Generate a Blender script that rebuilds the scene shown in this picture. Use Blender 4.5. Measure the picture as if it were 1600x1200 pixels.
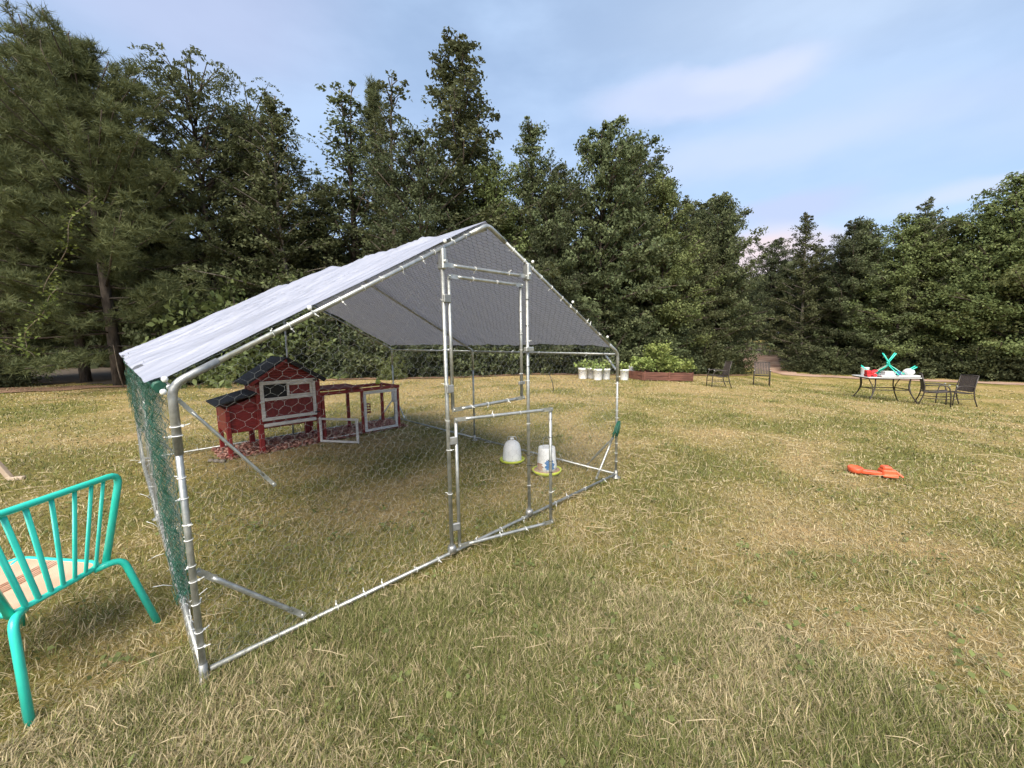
import bpy, bmesh, math, random
import numpy as np
from mathutils import Matrix, Vector
for o in list(bpy.data.objects): bpy.data.objects.remove(o)
S = bpy.context.scene
C = S.collection
R = math.radians
# ------------------------------------------------------------------ camera
cd = bpy.data.cameras.new('camera'); cam = bpy.data.objects.new('camera', cd); C.objects.link(cam)
cd.sensor_width = 36.0; cd.lens = 14.03; cd.clip_start = 0.05; cd.clip_end = 3000
_p, _r = R(6.595), R(-0.866)
fw = Vector((0, math.cos(_p), -math.sin(_p))); rt = Vector((1, 0, 0)); up = rt.cross(fw)
r2 = rt*math.cos(_r) + up*math.sin(_r); u2 = -rt*math.sin(_r) + up*math.cos(_r)
M = Matrix((r2, u2, -fw)).transposed().to_4x4(); M.translation = (0, 0, 1.277)
cam.matrix_world = M
S.camera = cam
S.render.resolution_x, S.render.resolution_y = 1024, 768
# ------------------------------------------------------------------ sky, sun, exposure
SUN_EL, SUN_AZ = R(47), R(192)            # azimuth clockwise from +Y: behind the camera
W = bpy.data.worlds.new('World'); S.world = W; W.use_nodes = True
def build_sky():
    nt = W.node_tree; nt.nodes.clear(); N = nt.nodes.new; Lk = nt.links.new
    out = N('ShaderNodeOutputWorld'); bg = N('ShaderNodeBackground'); bg.inputs[1].default_value = 0.112
    sky = N('ShaderNodeTexSky'); sky.sky_type = 'NISHITA'; sky.sun_disc = False
    sky.sun_elevation = SUN_EL; sky.sun_rotation = SUN_AZ; sky.air_density = 1.0; sky.dust_density = 0.6; sky.ozone_density = 1.2
    tc = N('ShaderNodeTexCoord')
    def vm(op, a, b=None):
        n = N('ShaderNodeVectorMath'); n.operation = op
        for i, v in enumerate((a, b)):
            if v is None: continue
            if isinstance(v, tuple): n.inputs[i].default_value = v
            else: Lk(v, n.inputs[i])
        return n
    def mt(op, a, b=None, clamp=False):
        n = N('ShaderNodeMath'); n.operation = op; n.use_clamp = clamp
        for i, v in enumerate((a, b)):
            if v is None: continue
            if isinstance(v, (int, float)): n.inputs[i].default_value = v
            else: Lk(v, n.inputs[i])
        return n.outputs[0]
    def mix(f, a, b):
        n = N('ShaderNodeMix'); n.data_type = 'RGBA'
        if isinstance(f, float): n.inputs[0].default_value = f
        else: Lk(f, n.inputs[0])
        for i, v in ((6, a), (7, b)):
            if isinstance(v, tuple): n.inputs[i].default_value = v + (1,)
            else: Lk(v, n.inputs[i])
        return n.outputs[2]
    nrm = vm('NORMALIZE', tc.outputs['Generated']).outputs[0]
    def noise(scale, detail, rough, vec, xyz=(1, 1, 1)):
        m = vm('MULTIPLY', vec, xyz).outputs[0]
        n = N('ShaderNodeTexNoise'); n.inputs['Scale'].default_value = scale; n.inputs['Detail'].default_value = detail
        n.inputs['Roughness'].default_value = rough; Lk(m, n.inputs['Vector']); return n
    n0 = noise(2.2, 5, .5, nrm, (1, 1, 2.2))
    off = vm('SUBTRACT', n0.outputs['Color'], (.5, .5, .5)).outputs[0]
    wv = vm('ADD', nrm, vm('MULTIPLY', off, (.30, .30, .16)).outputs[0]).outputs[0]
    # thin veil of high cloud everywhere
    v1 = noise(1.7, 6, .55, nrm, (1, 1, 2.6)).outputs['Fac']
    veil = N('ShaderNodeMapRange'); Lk(v1, veil.inputs[0]); veil.interpolation_type = 'SMOOTHSTEP'
    veil.inputs[1].default_value = .38; veil.inputs[2].default_value = .66; veil.inputs[3].default_value = .50; veil.inputs[4].default_value = .86
    col = mix(veil.outputs[0], sky.outputs[0], (3.14, 4.14, 5.75))
    def blob(c, sx, sz, soft, amount, colour):
        nonlocal col
        c = Vector(c).normalized()
        d = vm('SUBTRACT', wv, tuple(c)).outputs[0]
        d = vm('MULTIPLY', d, (1/sx, 1/sx, 1/sz)).outputs[0]
        l = vm('LENGTH', d).outputs['Value']
        m = N('ShaderNodeMapRange'); m.interpolation_type = 'SMOOTHSTEP'; Lk(l, m.inputs[0])
        m.inputs[1].default_value = 1.0; m.inputs[2].default_value = soft; m.inputs[3].default_value = 0; m.inputs[4].default_value = amount
        col = mix(m.outputs[0], col, colour)
    blob((-.78, 1, .80), .40, .16, .25, .7, (2.94, 3.33, 4.71))      # lavender bank over the pines
    blob((.95, 1, .95), .62, .22, .1, .45, (3.95, 4.61, 5.59))         # broad pale sheet
    blob((1.5, 1, .62), .30, .09, .2, .4, (3.86, 4.53, 5.67))
    blob((.40, 1, .545), .24, .05, .45, .55, (4.12, 4.44, 5.75))       # low cumulus bank
    blob((.29, 1, .62), .055, .045, .45, .6, (4.62, 4.78, 5.83))
    blob((.52, 1, .60), .12, .035, .4, .4, (4.28, 4.56, 5.75))
    blob((.55, 1, .43), .42, .05, .2, .6, (3.70, 4.27, 5.91))
    blob((.66, 1, .30), .16, .045, .3, .75, (3.28, 3.76, 5.27))       # grey streak low over the track
    blob((.63, 1, .18), .17, .085, .3, .9, (5.38, 4.53, 4.71))        # pink glow cloud near the horizon
    blob((1.15, 1, .34), .22, .03, .3, .5, (4.37, 4.61, 5.59))
    Lk(col, bg.inputs[0]); Lk(bg.outputs[0], out.inputs[0])
build_sky(); W.cycles.sampling_method = 'MANUAL'; W.cycles.sample_map_resolution = 512
sd = bpy.data.lights.new('sun', 'SUN'); sd.energy = 4.4; sd.angle = R(50); sd.color = (1.0, .92, .78)
sun = bpy.data.objects.new('sun', sd); C.objects.link(sun)
sdir = Vector((math.sin(SUN_AZ)*math.cos(SUN_EL), math.cos(SUN_AZ)*math.cos(SUN_EL), math.sin(SUN_EL)))
sun.rotation_euler = sdir.to_track_quat('Z', 'Y').to_euler()
S.view_settings.view_transform = 'Standard'; S.view_settings.look = 'None'
S.view_settings.exposure = 0.74; S.view_settings.gamma = 1.0; S.view_settings.use_curve_mapping = False
S.render.engine = 'CYCLES'; S.cycles.use_adaptive_sampling = True; S.cycles.adaptive_threshold = .03
S.cycles.max_bounces = 4; S.cycles.diffuse_bounces = 3; S.cycles.glossy_bounces = 2; S.cycles.transmission_bounces = 2; S.cycles.transparent_max_bounces = 4

# ------------------------------------------------------------------ helpers
rng = np.random.default_rng(7)
def lattice(seed, n=256):
    return np.random.default_rng(seed).random((n, n))
_L = [lattice(k) for k in range(8)]
def vnoise(x, y, k=0):
    T = _L[k]; n = 256
    x = np.asarray(x, float); y = np.asarray(y, float)
    xi = np.floor(x).astype(int); yi = np.floor(y).astype(int); u = x-xi; v = y-yi
    u = u*u*(3-2*u); v = v*v*(3-2*v)
    a = T[xi % n, yi % n]; b = T[(xi+1) % n, yi % n]; c = T[xi % n, (yi+1) % n]; d = T[(xi+1) % n, (yi+1) % n]
    return (a*(1-u)+b*u)*(1-v)+(c*(1-u)+d*u)*v
def fbm(x, y, k=0, o=3):
    s = 0; a = .5; t = 0
    for i in range(o):
        s = s+a*vnoise(x*2**i+17*i, y*2**i+5*i, (k+i) % 8); t += a; a *= .5
    return s/t
def sm(t): t = np.clip(t, 0, 1); return t*t*(3-2*t)
def height(x, y):
    x = np.asarray(x, float); y = np.asarray(y, float)
    return -0.98*np.clip((x-.6)/13.0, 0, 1)**1.25 + 1.6*sm((y-19.5)/22.0)
def hz(x, y): return float(height(x, y))

def tag(o, label=None, cat=None, group=None, kind=None):
    for k, v in (('label', label), ('category', cat), ('group', group), ('kind', kind)):
        if v: o[k] = v
    return o
def thing(name, label, cat, loc=(0, 0, 0), rz=0, group=None, rot=None):
    o = bpy.data.objects.new(name, None); C.objects.link(o); o.location = loc
    o.rotation_euler = rot if rot else (0, 0, rz); o.empty_display_size = .1
    return tag(o, label, cat, group)
def link(name, me, parent=None, loc=(0, 0, 0), rot=(0, 0, 0), scale=(1, 1, 1)):
    o = bpy.data.objects.new(name, me); C.objects.link(o); o.parent = parent
    o.location = loc; o.rotation_euler = rot; o.scale = scale
    return o
def copy_tree(o, parent=None):
    c = o.copy(); C.objects.link(c); c.parent = parent
    for ch in [k for k in o.children]: copy_tree(ch, c)
    return c

class MB:
    def __init__(s): s.v = []; s.f = []; s.sm = []
    def add(s, vs, fs, smooth=False):
        b = len(s.v); s.v += [tuple(p) for p in vs]; s.f += [tuple(i+b for i in f) for f in fs]; s.sm += [smooth]*len(fs); return s
    def box(s, c, d, rot=None, bev=0.0):
        x, y, z = d[0]/2, d[1]/2, d[2]/2
        if bev <= 0:
            vs = [(a, b, e) for a in (-x, x) for b in (-y, y) for e in (-z, z)]
            fs = [(0, 1, 3, 2), (4, 6, 7, 5), (0, 4, 5, 1), (2, 3, 7, 6), (0, 2, 6, 4), (1, 5, 7, 3)]
        else:
            k = min(bev, x*.9, y*.9, z*.9)
            vs = []; idx = {}
            for a in (-1, 1):
                for b in (-1, 1):
                    for e in (-1, 1):
                        for ax in range(3):
                            idx[(a, b, e, ax)] = len(vs)
                            vs.append((a*(x-(0 if ax == 0 else k)), b*(y-(0 if ax == 1 else k)), e*(z-(0 if ax == 2 else k))))
            fs = []
            for a in (-1, 1): fs.append([idx[(a, b, e, 0)] for b, e in ((-1, -1), (1, -1), (1, 1), (-1, 1))][::a])
            for b in (-1, 1): fs.append([idx[(a, b, e, 1)] for a, e in ((-1, -1), (-1, 1), (1, 1), (1, -1))][::b])
            for e in (-1, 1): fs.append([idx[(a, b, e, 2)] for a, b in ((-1, -1), (1, -1), (1, 1), (-1, 1))][::e])
            for a in (-1, 1):
                for b in (-1, 1): fs.append([idx[(a, b, -1, 0)], idx[(a, b, 1, 0)], idx[(a, b, 1, 1)], idx[(a, b, -1, 1)]])
                for e in (-1, 1): fs.append([idx[(a, -1, e, 0)], idx[(a, 1, e, 0)], idx[(a, 1, e, 2)], idx[(a, -1, e, 2)]])
            for b in (-1, 1):
                for e in (-1, 1): fs.append([idx[(-1, b, e, 1)], idx[(1, b, e, 1)], idx[(1, b, e, 2)], idx[(-1, b, e, 2)]])
            for a in (-1, 1):
                for b in (-1, 1):
                    for e in (-1, 1): fs.append([idx[(a, b, e, q)] for q in range(3)])
        if rot is not None: vs = [rot @ Vector(p) for p in vs]
        return s.add([(p[0]+c[0], p[1]+c[1], p[2]+c[2]) for p in vs], fs)
    def bar(s, a, b, w, h, bev=0.0, upv=(0, 0, 1)):
        a = Vector(a); b = Vector(b); d = b-a; l = d.length; d.normalize()
        u = Vector(upv)
        if abs(d.dot(u)) > .98: u = Vector((0, 1, 0))
        sd_ = d.cross(u).normalized(); u = sd_.cross(d)
        m = Matrix((d, sd_, u)).transposed()
        return s.box((a+b)/2, (l, w, h), m, bev)
    def tube(s, pts, r, n=8, cap=True, closed=False, flat=None):
        P = [Vector(p) for p in pts]; k = len(P)
        rs = r if isinstance(r, (list, tuple)) else [r]*k
        T = []
        for i in range(k):
            if closed: t = P[(i+1) % k]-P[i-1]
            else: t = P[min(i+1, k-1)]-P[max(i-1, 0)]
            T.append(t.normalized())
        u = Vector((0, 0, 1)) if abs(T[0].z) < .9 else Vector((1, 0, 0))
        u = (u-T[0]*u.dot(T[0])).normalized()
        vs = []; fs = []
        for i in range(k):
            u = (u-T[i]*u.dot(T[i])).normalized(); w = T[i].cross(u)
            for j in range(n):
                a = 2*math.pi*j/n
                vs.append(P[i]+(u*math.cos(a)*(flat or 1)+w*math.sin(a))*rs[i])
        m = k if closed else k-1
        for i in range(m):
            i2 = (i+1) % k
            for j in range(n):
                fs.append((i*n+j, i*n+(j+1) % n, i2*n+(j+1) % n, i2*n+j))
        s.add(vs, fs, True)
        if cap and not closed:
            b = len(s.v)-len(vs)
            s.f += [tuple(b+j for j in range(n))[::-1], tuple(b+(k-1)*n+j for j in range(n))]; s.sm += [False, False]
        return s
    def lathe(s, prof, n=20, c=(0, 0, 0), smooth=True):
        vs = []; fs = []
        for (r, z) in prof:
            for j in range(n):
                a = 2*math.pi*j/n; vs.append((c[0]+r*math.cos(a), c[1]+r*math.sin(a), c[2]+z))
        for i in range(len(prof)-1):
            for j in range(n): fs.append((i*n+j, i*n+(j+1) % n, (i+1)*n+(j+1) % n, (i+1)*n+j))
        s.add(vs, fs, smooth); b = len(s.v)-len(vs)
        s.f += [tuple(b+j for j in range(n))[::-1], tuple(b+(len(prof)-1)*n+j for j in range(n))]; s.sm += [False, False]
        return s
    def mesh(s, name, mat):
        me = bpy.data.meshes.new(name); me.from_pydata(s.v, [], s.f)
        me.polygons.foreach_set('use_smooth', s.sm)
        if mat: me.materials.append(mat)
        me.update(); return me
    def build(s, name, mat, parent=None, loc=(0, 0, 0), rot=(0, 0, 0)):
        return link(name, s.mesh(name, mat), parent, loc, rot)
def round_path(pts, rad, n=5):
    P = [Vector(p) for p in pts]; out = [P[0]]
    for i in range(1, len(P)-1):
        a = (P[i-1]-P[i]); b = (P[i+1]-P[i]); k = min(rad, a.length*.48, b.length*.48)
        p0 = P[i]+a.normalized()*k; p1 = P[i]+b.normalized()*k
        for q in range(n+1):
            t = q/n; out.append(p0*(1-t)**2+P[i]*2*t*(1-t)+p1*t*t)
    out.append(P[-1]); return out
def npmesh(name, V, F, mat, attrs=None, smooth=False):
    """V (n,3); F list of (m,k) arrays, all verts per face k fixed per array."""
    me = bpy.data.meshes.new(name)
    if not isinstance(F, list): F = [F]
    nl = sum(f.size for f in F); nf = sum(len(f) for f in F)
    me.vertices.add(len(V)); me.vertices.foreach_set('co', np.asarray(V, np.float32).ravel())
    me.loops.add(nl); me.polygons.add(nf)
    me.loops.foreach_set('vertex_index', np.concatenate([f.ravel() for f in F]).astype(np.int32))
    tot = np.concatenate([np.full(len(f), f.shape[1]) for f in F]); st = np.concatenate([[0], np.cumsum(tot)[:-1]])
    me.polygons.foreach_set('loop_start', st.astype(np.int32))
    if smooth: me.polygons.foreach_set('use_smooth', np.ones(nf, bool))
    me.update(calc_edges=True)
    if attrs:
        for k, (dom, typ, val) in attrs.items():
            a = me.attributes.new(k, typ, dom)
            a.data.foreach_set('color' if typ == 'FLOAT_COLOR' else 'value', np.asarray(val, np.float32).ravel())
    if mat: me.materials.append(mat)
    return me

# ------------------------------------------------------------------ materials
def mat_base(name):
    m = bpy.data.materials.new(name); m.use_nodes = True; nt = m.node_tree
    b = nt.nodes['Principled BSDF']; return m, nt, b
def nnode(nt, scale, detail=4, rough=.55, coord='Object', stretch=None):
    tc = nt.nodes.new('ShaderNodeTexCoord'); n = nt.nodes.new('ShaderNodeTexNoise')
    n.inputs['Scale'].default_value = scale; n.inputs['Detail'].default_value = detail; n.inputs['Roughness'].default_value = rough
    src = tc.outputs[coord]
    if stretch:
        mp = nt.nodes.new('ShaderNodeMapping'); mp.inputs['Scale'].default_value = stretch; nt.links.new(src, mp.inputs[0]); src = mp.outputs[0]
    nt.links.new(src, n.inputs['Vector']); return n
def ramp(nt, fac, stops):
    r = nt.nodes.new('ShaderNodeValToRGB'); e = r.color_ramp.elements
    while len(e) < len(stops): e.new(.5)
    for el, (p, c) in zip(e, stops): el.position = p; el.color = tuple(c)+(1,)
    nt.links.new(fac, r.inputs[0]); return r.outputs[0]
def bump(nt, b, src, strength, dist=.01):
    n = nt.nodes.new('ShaderNodeBump'); n.inputs['Strength'].default_value = strength; n.inputs['Distance'].default_value = dist
    nt.links.new(src, n.inputs['Height']); nt.links.new(n.outputs[0], b.inputs['Normal'])
def noisy(name, c1, c2, scale=8, rough=.6, metal=0.0, bmp=0.0, stretch=None, spread=(.35, .65), coat=0.0, spec=None, dist=.01):
    m, nt, b = mat_base(name); n = nnode(nt, scale, 5, .6, 'Object', stretch)
    nt.links.new(ramp(nt, n.outputs['Fac'], [(spread[0], c1), (spread[1], c2)]), b.inputs['Base Color'])
    b.inputs['Roughness'].default_value = rough; b.inputs['Metallic'].default_value = metal
    if coat: b.inputs['Coat Weight'].default_value = coat
    if spec is not None: b.inputs['Specular IOR Level'].default_value = spec
    if bmp: bump(nt, b, n.outputs['Fac'], bmp, dist)
    return m
MAT = {}
MAT['steel'] = noisy('galvanised_steel', (.34, .35, .33), (.52, .52, .50), 30, .46, .8, .05)
MAT['steel_old'] = noisy('galvanised_sleeve', (.26, .26, .25), (.45, .45, .44), 22, .5, .75, .06)
MAT['wire'] = noisy('hexagon_wire', (.25, .26, .25), (.42, .43, .42), 6, .5, .6)
MAT['wire_backlit'] = noisy('green_wire_backlit_dark', (.035, .05, .045), (.07, .09, .08), 6, .5)  # green roof wire; silhouette against the bright tarp is painted into the dark tone
MAT['tie'] = noisy('white_zip_tie_plastic', (.72, .72, .70), (.82, .82, .80), 40, .4)
MAT['tie_black'] = noisy('black_zip_tie_plastic', (.02, .02, .02), (.04, .04, .04), 40, .4)
MAT['net'] = noisy('green_plastic_net', (.005, .05, .03), (.013, .10, .062), 20, .45)
MAT['red'] = noisy('red_painted_wood', (.155, .011, .010), (.265, .019, .017), 9, .5, 0, .15, (1, 1, 6))
MAT['red_dark'] = noisy('weathered_red_board', (.12, .012, .012), (.22, .025, .024), 12, .6, 0, .2, (6, 1, 1))
MAT['white_wood'] = noisy('chalky_white_wood', (.48, .43, .40), (.72, .68, .64), 14, .7, 0, .15, (1, 1, 5))
MAT['felt'] = noisy('black_roofing_felt', (.012, .012, .014), (.04, .04, .045), 60, .85, 0, .4)
MAT['black'] = noisy('black_mesh_window', (.004, .004, .005), (.012, .012, .013), 40, .7)
MAT['turq'] = noisy('turquoise_enamel', (.022, .58, .44), (.045, .68, .53), 5, .34, 0, .03, None, (.3, .7), .3)
MAT['brown_metal'] = noisy('brown_powder_coat', (.030, .023, .020), (.06, .048, .042), 20, .45)
MAT['sling'] = noisy('brown_sling_fabric', (.05, .038, .034), (.10, .078, .07), 60, .8, 0, .2)
MAT['white_plastic'] = noisy('white_plastic', (.62, .62, .62), (.76, .76, .75), 6, .4)
MAT['red_plastic'] = noisy('red_plastic', (.50, .02, .025), (.62, .035, .04), 8, .4)
MAT['blue_plastic'] = noisy('blue_plastic', (.05, .14, .32), (.09, .22, .42), 12, .45)
MAT['orange'] = noisy('orange_plastic', (.62, .09, .035), (.78, .14, .06), 8, .38)
MAT['lime'] = noisy('lime_plastic', (.42, .50, .05), (.55, .60, .09), 10, .4)
MAT['bark'] = noisy('rough_bark', (.035, .026, .02), (.11, .085, .068), 14, .95, 0, .6, (1, 1, .25))
MAT['bark_pale'] = noisy('pale_bark', (.09, .075, .06), (.2, .17, .14), 14, .95, 0, .5, (1, 1, .25))
MAT['twig'] = noisy('dry_stick', (.16, .12, .09), (.30, .24, .18), 14, .9, 0, .4)
MAT['tan_wood'] = noisy('weathered_tan_wood', (.34, .25, .18), (.50, .39, .29), 10, .8, 0, .2, (1, 1, .3))
MAT['bed_wood'] = noisy('brown_timber', (.09, .035, .024), (.20, .085, .06), 6, .8, 0, .3, (.3, 1, 3))
MAT['soil'] = noisy('dark_soil', (.03, .02, .014), (.07, .05, .035), 10, .95, 0, .6)
MAT['dirt'] = noisy('pale_red_dirt', (.26, .15, .10), (.46, .32, .24), 1.3, .95, 0, .5)
MAT['litter'] = noisy('dark_leaf_litter', (.035, .026, .018), (.10, .072, .048), 5, .95, 0, .6)
MAT['needles'] = noisy('pine_straw_litter', (.14, .075, .04), (.34, .20, .12), 2.2, .95, 0, .5)

def pail_mat():
    m, nt, b = mat_base('white_pail_with_blue_print')
    tc = nt.nodes.new('ShaderNodeTexCoord'); n = nt.nodes.new('ShaderNodeTexVoronoi'); n.inputs['Scale'].default_value = 14
    nt.links.new(tc.outputs['Object'], n.inputs['Vector'])
    nt.links.new(ramp(nt, n.outputs['Distance'], [(.14, (.26, .30, .52)), (.26, (.80, .80, .82))]), b.inputs['Base Color'])
    b.inputs['Roughness'].default_value = .45; return m
MAT['pail'] = pail_mat()
def seat_mat():
    m, nt, b = mat_base('peach_woven_cord')
    tc = nt.nodes.new('ShaderNodeTexCoord'); wv = nt.nodes.new('ShaderNodeTexWave'); wv.bands_direction = 'Y'
    wv.inputs['Scale'].default_value = 28; wv.inputs['Distortion'].default_value = .6; nt.links.new(tc.outputs['Object'], wv.inputs['Vector'])
    n = nnode(nt, 7, 4)
    mx = nt.nodes.new('ShaderNodeMix'); mx.data_type = 'RGBA'; mx.blend_type = 'MULTIPLY'; mx.inputs[0].default_value = .8
    nt.links.new(ramp(nt, n.outputs['Fac'], [(.3, (.62, .36, .24)), (.7, (.76, .48, .34))]), mx.inputs[6])
    nt.links.new(ramp(nt, wv.outputs['Fac'], [(.0, (.78, .72, .68)), (.25, (1, 1, 1))]), mx.inputs[7])
    nt.links.new(mx.outputs[2], b.inputs['Base Color']); b.inputs['Roughness'].default_value = .75
    bump(nt, b, wv.outputs['Fac'], .5, .004); return m
MAT['seat'] = seat_mat()
def tarp_mat():
    m, nt, b = mat_base('silver_poly_tarp')
    n = nnode(nt, 9, 5, .55, 'Object', (.22, 3.2, .22))
    nt.links.new(ramp(nt, n.outputs['Fac'], [(.3, (.33, .345, .425)), (.7, (.46, .475, .57))]), b.inputs['Base Color'])
    b.inputs['Roughness'].default_value = .42
    bump(nt, b, n.outputs['Fac'], .8, .03)
    tr = nt.nodes.new('ShaderNodeBsdfTranslucent'); tr.inputs[0].default_value = (.42, .42, .5, 1)
    mx = nt.nodes.new('ShaderNodeMixShader'); mx.inputs[0].default_value = .24
    out = nt.nodes['Material Output']; nt.links.new(b.outputs[0], mx.inputs[1]); nt.links.new(tr.outputs[0], mx.inputs[2]); nt.links.new(mx.outputs[0], out.inputs[0])
    return m
MAT['tarp'] = tarp_mat()
def leaf_mat(name, dark, light, trans=.32, spec=.12, rough=.65, hue=.0):
    m, nt, b = mat_base(name)
    at = nt.nodes.new('ShaderNodeAttribute'); at.attribute_name = 'lv'
    oi = nt.nodes.new('ShaderNodeObjectInfo')
    col = ramp(nt, at.outputs['Fac'], [(0.0, dark), (1.0, light)])
    hs = nt.nodes.new('ShaderNodeHueSaturation')
    def mr(a, b_):
        r = nt.nodes.new('ShaderNodeMapRange'); nt.links.new(oi.outputs['Random'], r.inputs[0]); r.inputs[3].default_value = a; r.inputs[4].default_value = b_; return r.outputs[0]
    nt.links.new(mr(.485, .515), hs.inputs['Hue']); nt.links.new(mr(.85, 1.2), hs.inputs['Value']); nt.links.new(col, hs.inputs['Color'])
    nt.links.new(hs.outputs[0], b.inputs['Base Color']); b.inputs['Roughness'].default_value = rough; b.inputs['Specular IOR Level'].default_value = spec
    tr = nt.nodes.new('ShaderNodeBsdfTranslucent'); nt.links.new(hs.outputs[0], tr.inputs[0])
    mx = nt.nodes.new('ShaderNodeMixShader'); mx.inputs[0].default_value = trans
    out = nt.nodes['Material Output']; nt.links.new(b.outputs[0], mx.inputs[1]); nt.links.new(tr.outputs[0], mx.inputs[2]); nt.links.new(mx.outputs[0], out.inputs[0])
    return m
MAT['leaf'] = leaf_mat('broad_leaf', (.064, .078, .036), (.168, .186, .092))
MAT['leaf_light'] = leaf_mat('light_broad_leaf', (.085, .106, .038), (.215, .240, .098))
MAT['leaf_dark'] = leaf_mat('dark_broad_leaf', (.050, .062, .032), (.125, .142, .074))
MAT['pine'] = leaf_mat('pine_needles', (.060, .075, .032), (.180, .195, .090), .2)
MAT['plant'] = leaf_mat('garden_leaf', (.14, .19, .05), (.36, .42, .14), .3)
def attr_mat(name, rough=.7, trans=.25, spec=.2):
    m, nt, b = mat_base(name); at = nt.nodes.new('ShaderNodeAttribute'); at.attribute_name = 'col'
    nt.links.new(at.outputs['Color'], b.inputs['Base Color']); b.inputs['Roughness'].default_value = rough; b.inputs['Specular IOR Level'].default_value = spec
    tr = nt.nodes.new('ShaderNodeBsdfTranslucent'); nt.links.new(at.outputs['Color'], tr.inputs[0])
    mx = nt.nodes.new('ShaderNodeMixShader'); mx.inputs[0].default_value = trans
    out = nt.nodes['Material Output']; nt.links.new(b.outputs[0], mx.inputs[1]); nt.links.new(tr.outputs[0], mx.inputs[2]); nt.links.new(mx.outputs[0], out.inputs[0])
    return m
MAT['grass'] = attr_mat('mown_grass_blades')
MAT['chips'] = attr_mat('wood_shavings', .85, .05)
def ground_mat():
    m, nt, b = mat_base('worn_lawn')
    at = nt.nodes.new('ShaderNodeAttribute'); at.attribute_name = 'patch'
    base = ramp(nt, at.outputs['Fac'], [(.0, (.205, .195, .068)), (.45, (.285, .245, .098)), (.75, (.37, .295, .142)), (1.0, (.44, .33, .185))])
    n = nnode(nt, 14, 8, .75); n2 = nnode(nt, 90, 4, .7); n3 = nnode(nt, 2.2, 6, .7)
    def mul(a, c, f):
        x = nt.nodes.new('ShaderNodeMix'); x.data_type = 'RGBA'; x.blend_type = 'MULTIPLY'; x.inputs[0].default_value = f
        nt.links.new(a, x.inputs[6]); nt.links.new(c, x.inputs[7]); return x.outputs[2]
    c = mul(base, ramp(nt, n.outputs['Fac'], [(.3, (.45, .47, .42)), (.62, (1.3, 1.25, 1.15))]), .8)
    c = mul(c, ramp(nt, n2.outputs['Fac'], [(.3, (.5, .5, .45)), (.65, (1.35, 1.3, 1.2))]), .7)
    c = mul(c, ramp(nt, n3.outputs['Fac'], [(.3, (.72, .8, .62)), (.7, (1.2, 1.12, 1.08))]), .8)
    nt.links.new(c, b.inputs['Base Color']); b.inputs['Roughness'].default_value = .95; b.inputs['Specular IOR Level'].default_value = .1
    ad = nt.nodes.new('ShaderNodeMath'); nt.links.new(n.outputs['Fac'], ad.inputs[0]); nt.links.new(n2.outputs['Fac'], ad.inputs[1])
    bump(nt, b, ad.outputs[0], .9, .03); return m
MAT['ground'] = ground_mat()

# ------------------------------------------------------------------ ground
def patch(x, y):
    """0 = green, 1 = dry straw"""
    a = fbm(x*.55+40, y*.55+11, 0, 4); b = fbm(x*1.7+3, y*1.7+7, 3, 3); c = fbm(x*.16+9, y*.16+2, 5, 2)
    a = fbm(x*.95+40, y*.95+11, 0, 4); b = fbm(x*2.4+3, y*2.4+7, 3, 3); v = .42*a+.36*b+.22*c
    return np.clip((v-.36)/.24, 0, 1)
def build_ground():
    near = np.arange(-30, 42.01, .4); xs = np.concatenate([[-900, -500, -250, -120, -70, -45, -36], near, [48, 60, 80, 130, 260, 500, 900]])
    ny = np.arange(-4, 46.01, .4); ys = np.concatenate([[-600, -250, -90, -35, -12], ny, [52, 62, 80, 130, 260, 520, 1200]])
    X, Y = np.meshgrid(xs, ys, indexing='ij'); Z = height(X, Y)
    Z = Z + 0.03*(fbm(X*.5, Y*.5, 2, 2)-.5)*sm((np.hypot(X, Y-4)-6)/4)
    n, m = X.shape; idx = np.arange(n*m).reshape(n, m)
    F = np.stack([idx[:-1, :-1], idx[1:, :-1], idx[1:, 1:], idx[:-1, 1:]], -1).reshape(-1, 4)
    V = np.stack([X, Y, Z], -1).reshape(-1, 3)
    me = npmesh('lawn', V, F, MAT['ground'], {'patch': ('POINT', 'FLOAT', patch(X, Y).ravel())}, True)
    tag(link('ground', me), kind='structure')
build_ground()
def strip(name, pts, w, mat, dz, seed):
    pts = [Vector(p) for p in pts]; P = []
    for i in range(len(pts)-1):
        k = max(2, int((pts[i+1]-pts[i]).length/.35))
        for q in range(k): P.append(pts[i].lerp(pts[i+1], q/k))
    P.append(pts[-1]); V = []; F = []; r = random.Random(seed); nx = 8
    for i, p in enumerate(P):
        t = (P[min(i+1, len(P)-1)]-P[max(i-1, 0)]).normalized(); s = Vector((-t.y, t.x))
        ww = w(i/(len(P)-1)) if callable(w) else w
        e0 = -ww/2*(.8+.4*r.random()); e1 = ww/2*(.8+.4*r.random())
        for j in range(nx+1):
            q = p+s*(e0+(e1-e0)*j/nx); V.append((q.x, q.y, hz(q.x, q.y)+0.03*(float(fbm(q.x*.5, q.y*.5, 2, 2))-.5)*float(sm((math.hypot(q.x, q.y-4)-6)/4))+dz))
    for i in range(len(P)-1):
        for j in range(nx): a = i*(nx+1)+j; F.append((a, a+1, a+nx+2, a+nx+1))
    return tag(link(name, npmesh(name, np.array(V), np.array(F), mat, None, True)), kind='structure')
strip('dirt_track', [(30, 9), (24.5, 13.6), (20.9, 16.9), (17.6, 19.6), (15.2, 21.6), (15.6, 25), (18.2, 29.5), (21, 36), (22.5, 44)], lambda t: 1.1 if t < .5 else 2.4, MAT['dirt'], .022, 3)
strip('forest_floor', [(-34, 16.2), (-20, 17.2), (-9, 18.6), (-2, 19.4), (3, 20.6), (8, 24.4), (12, 29.5)], lambda t: 9.5 if t < .75 else 6.5, MAT['litter'], .012, 6)
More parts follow.
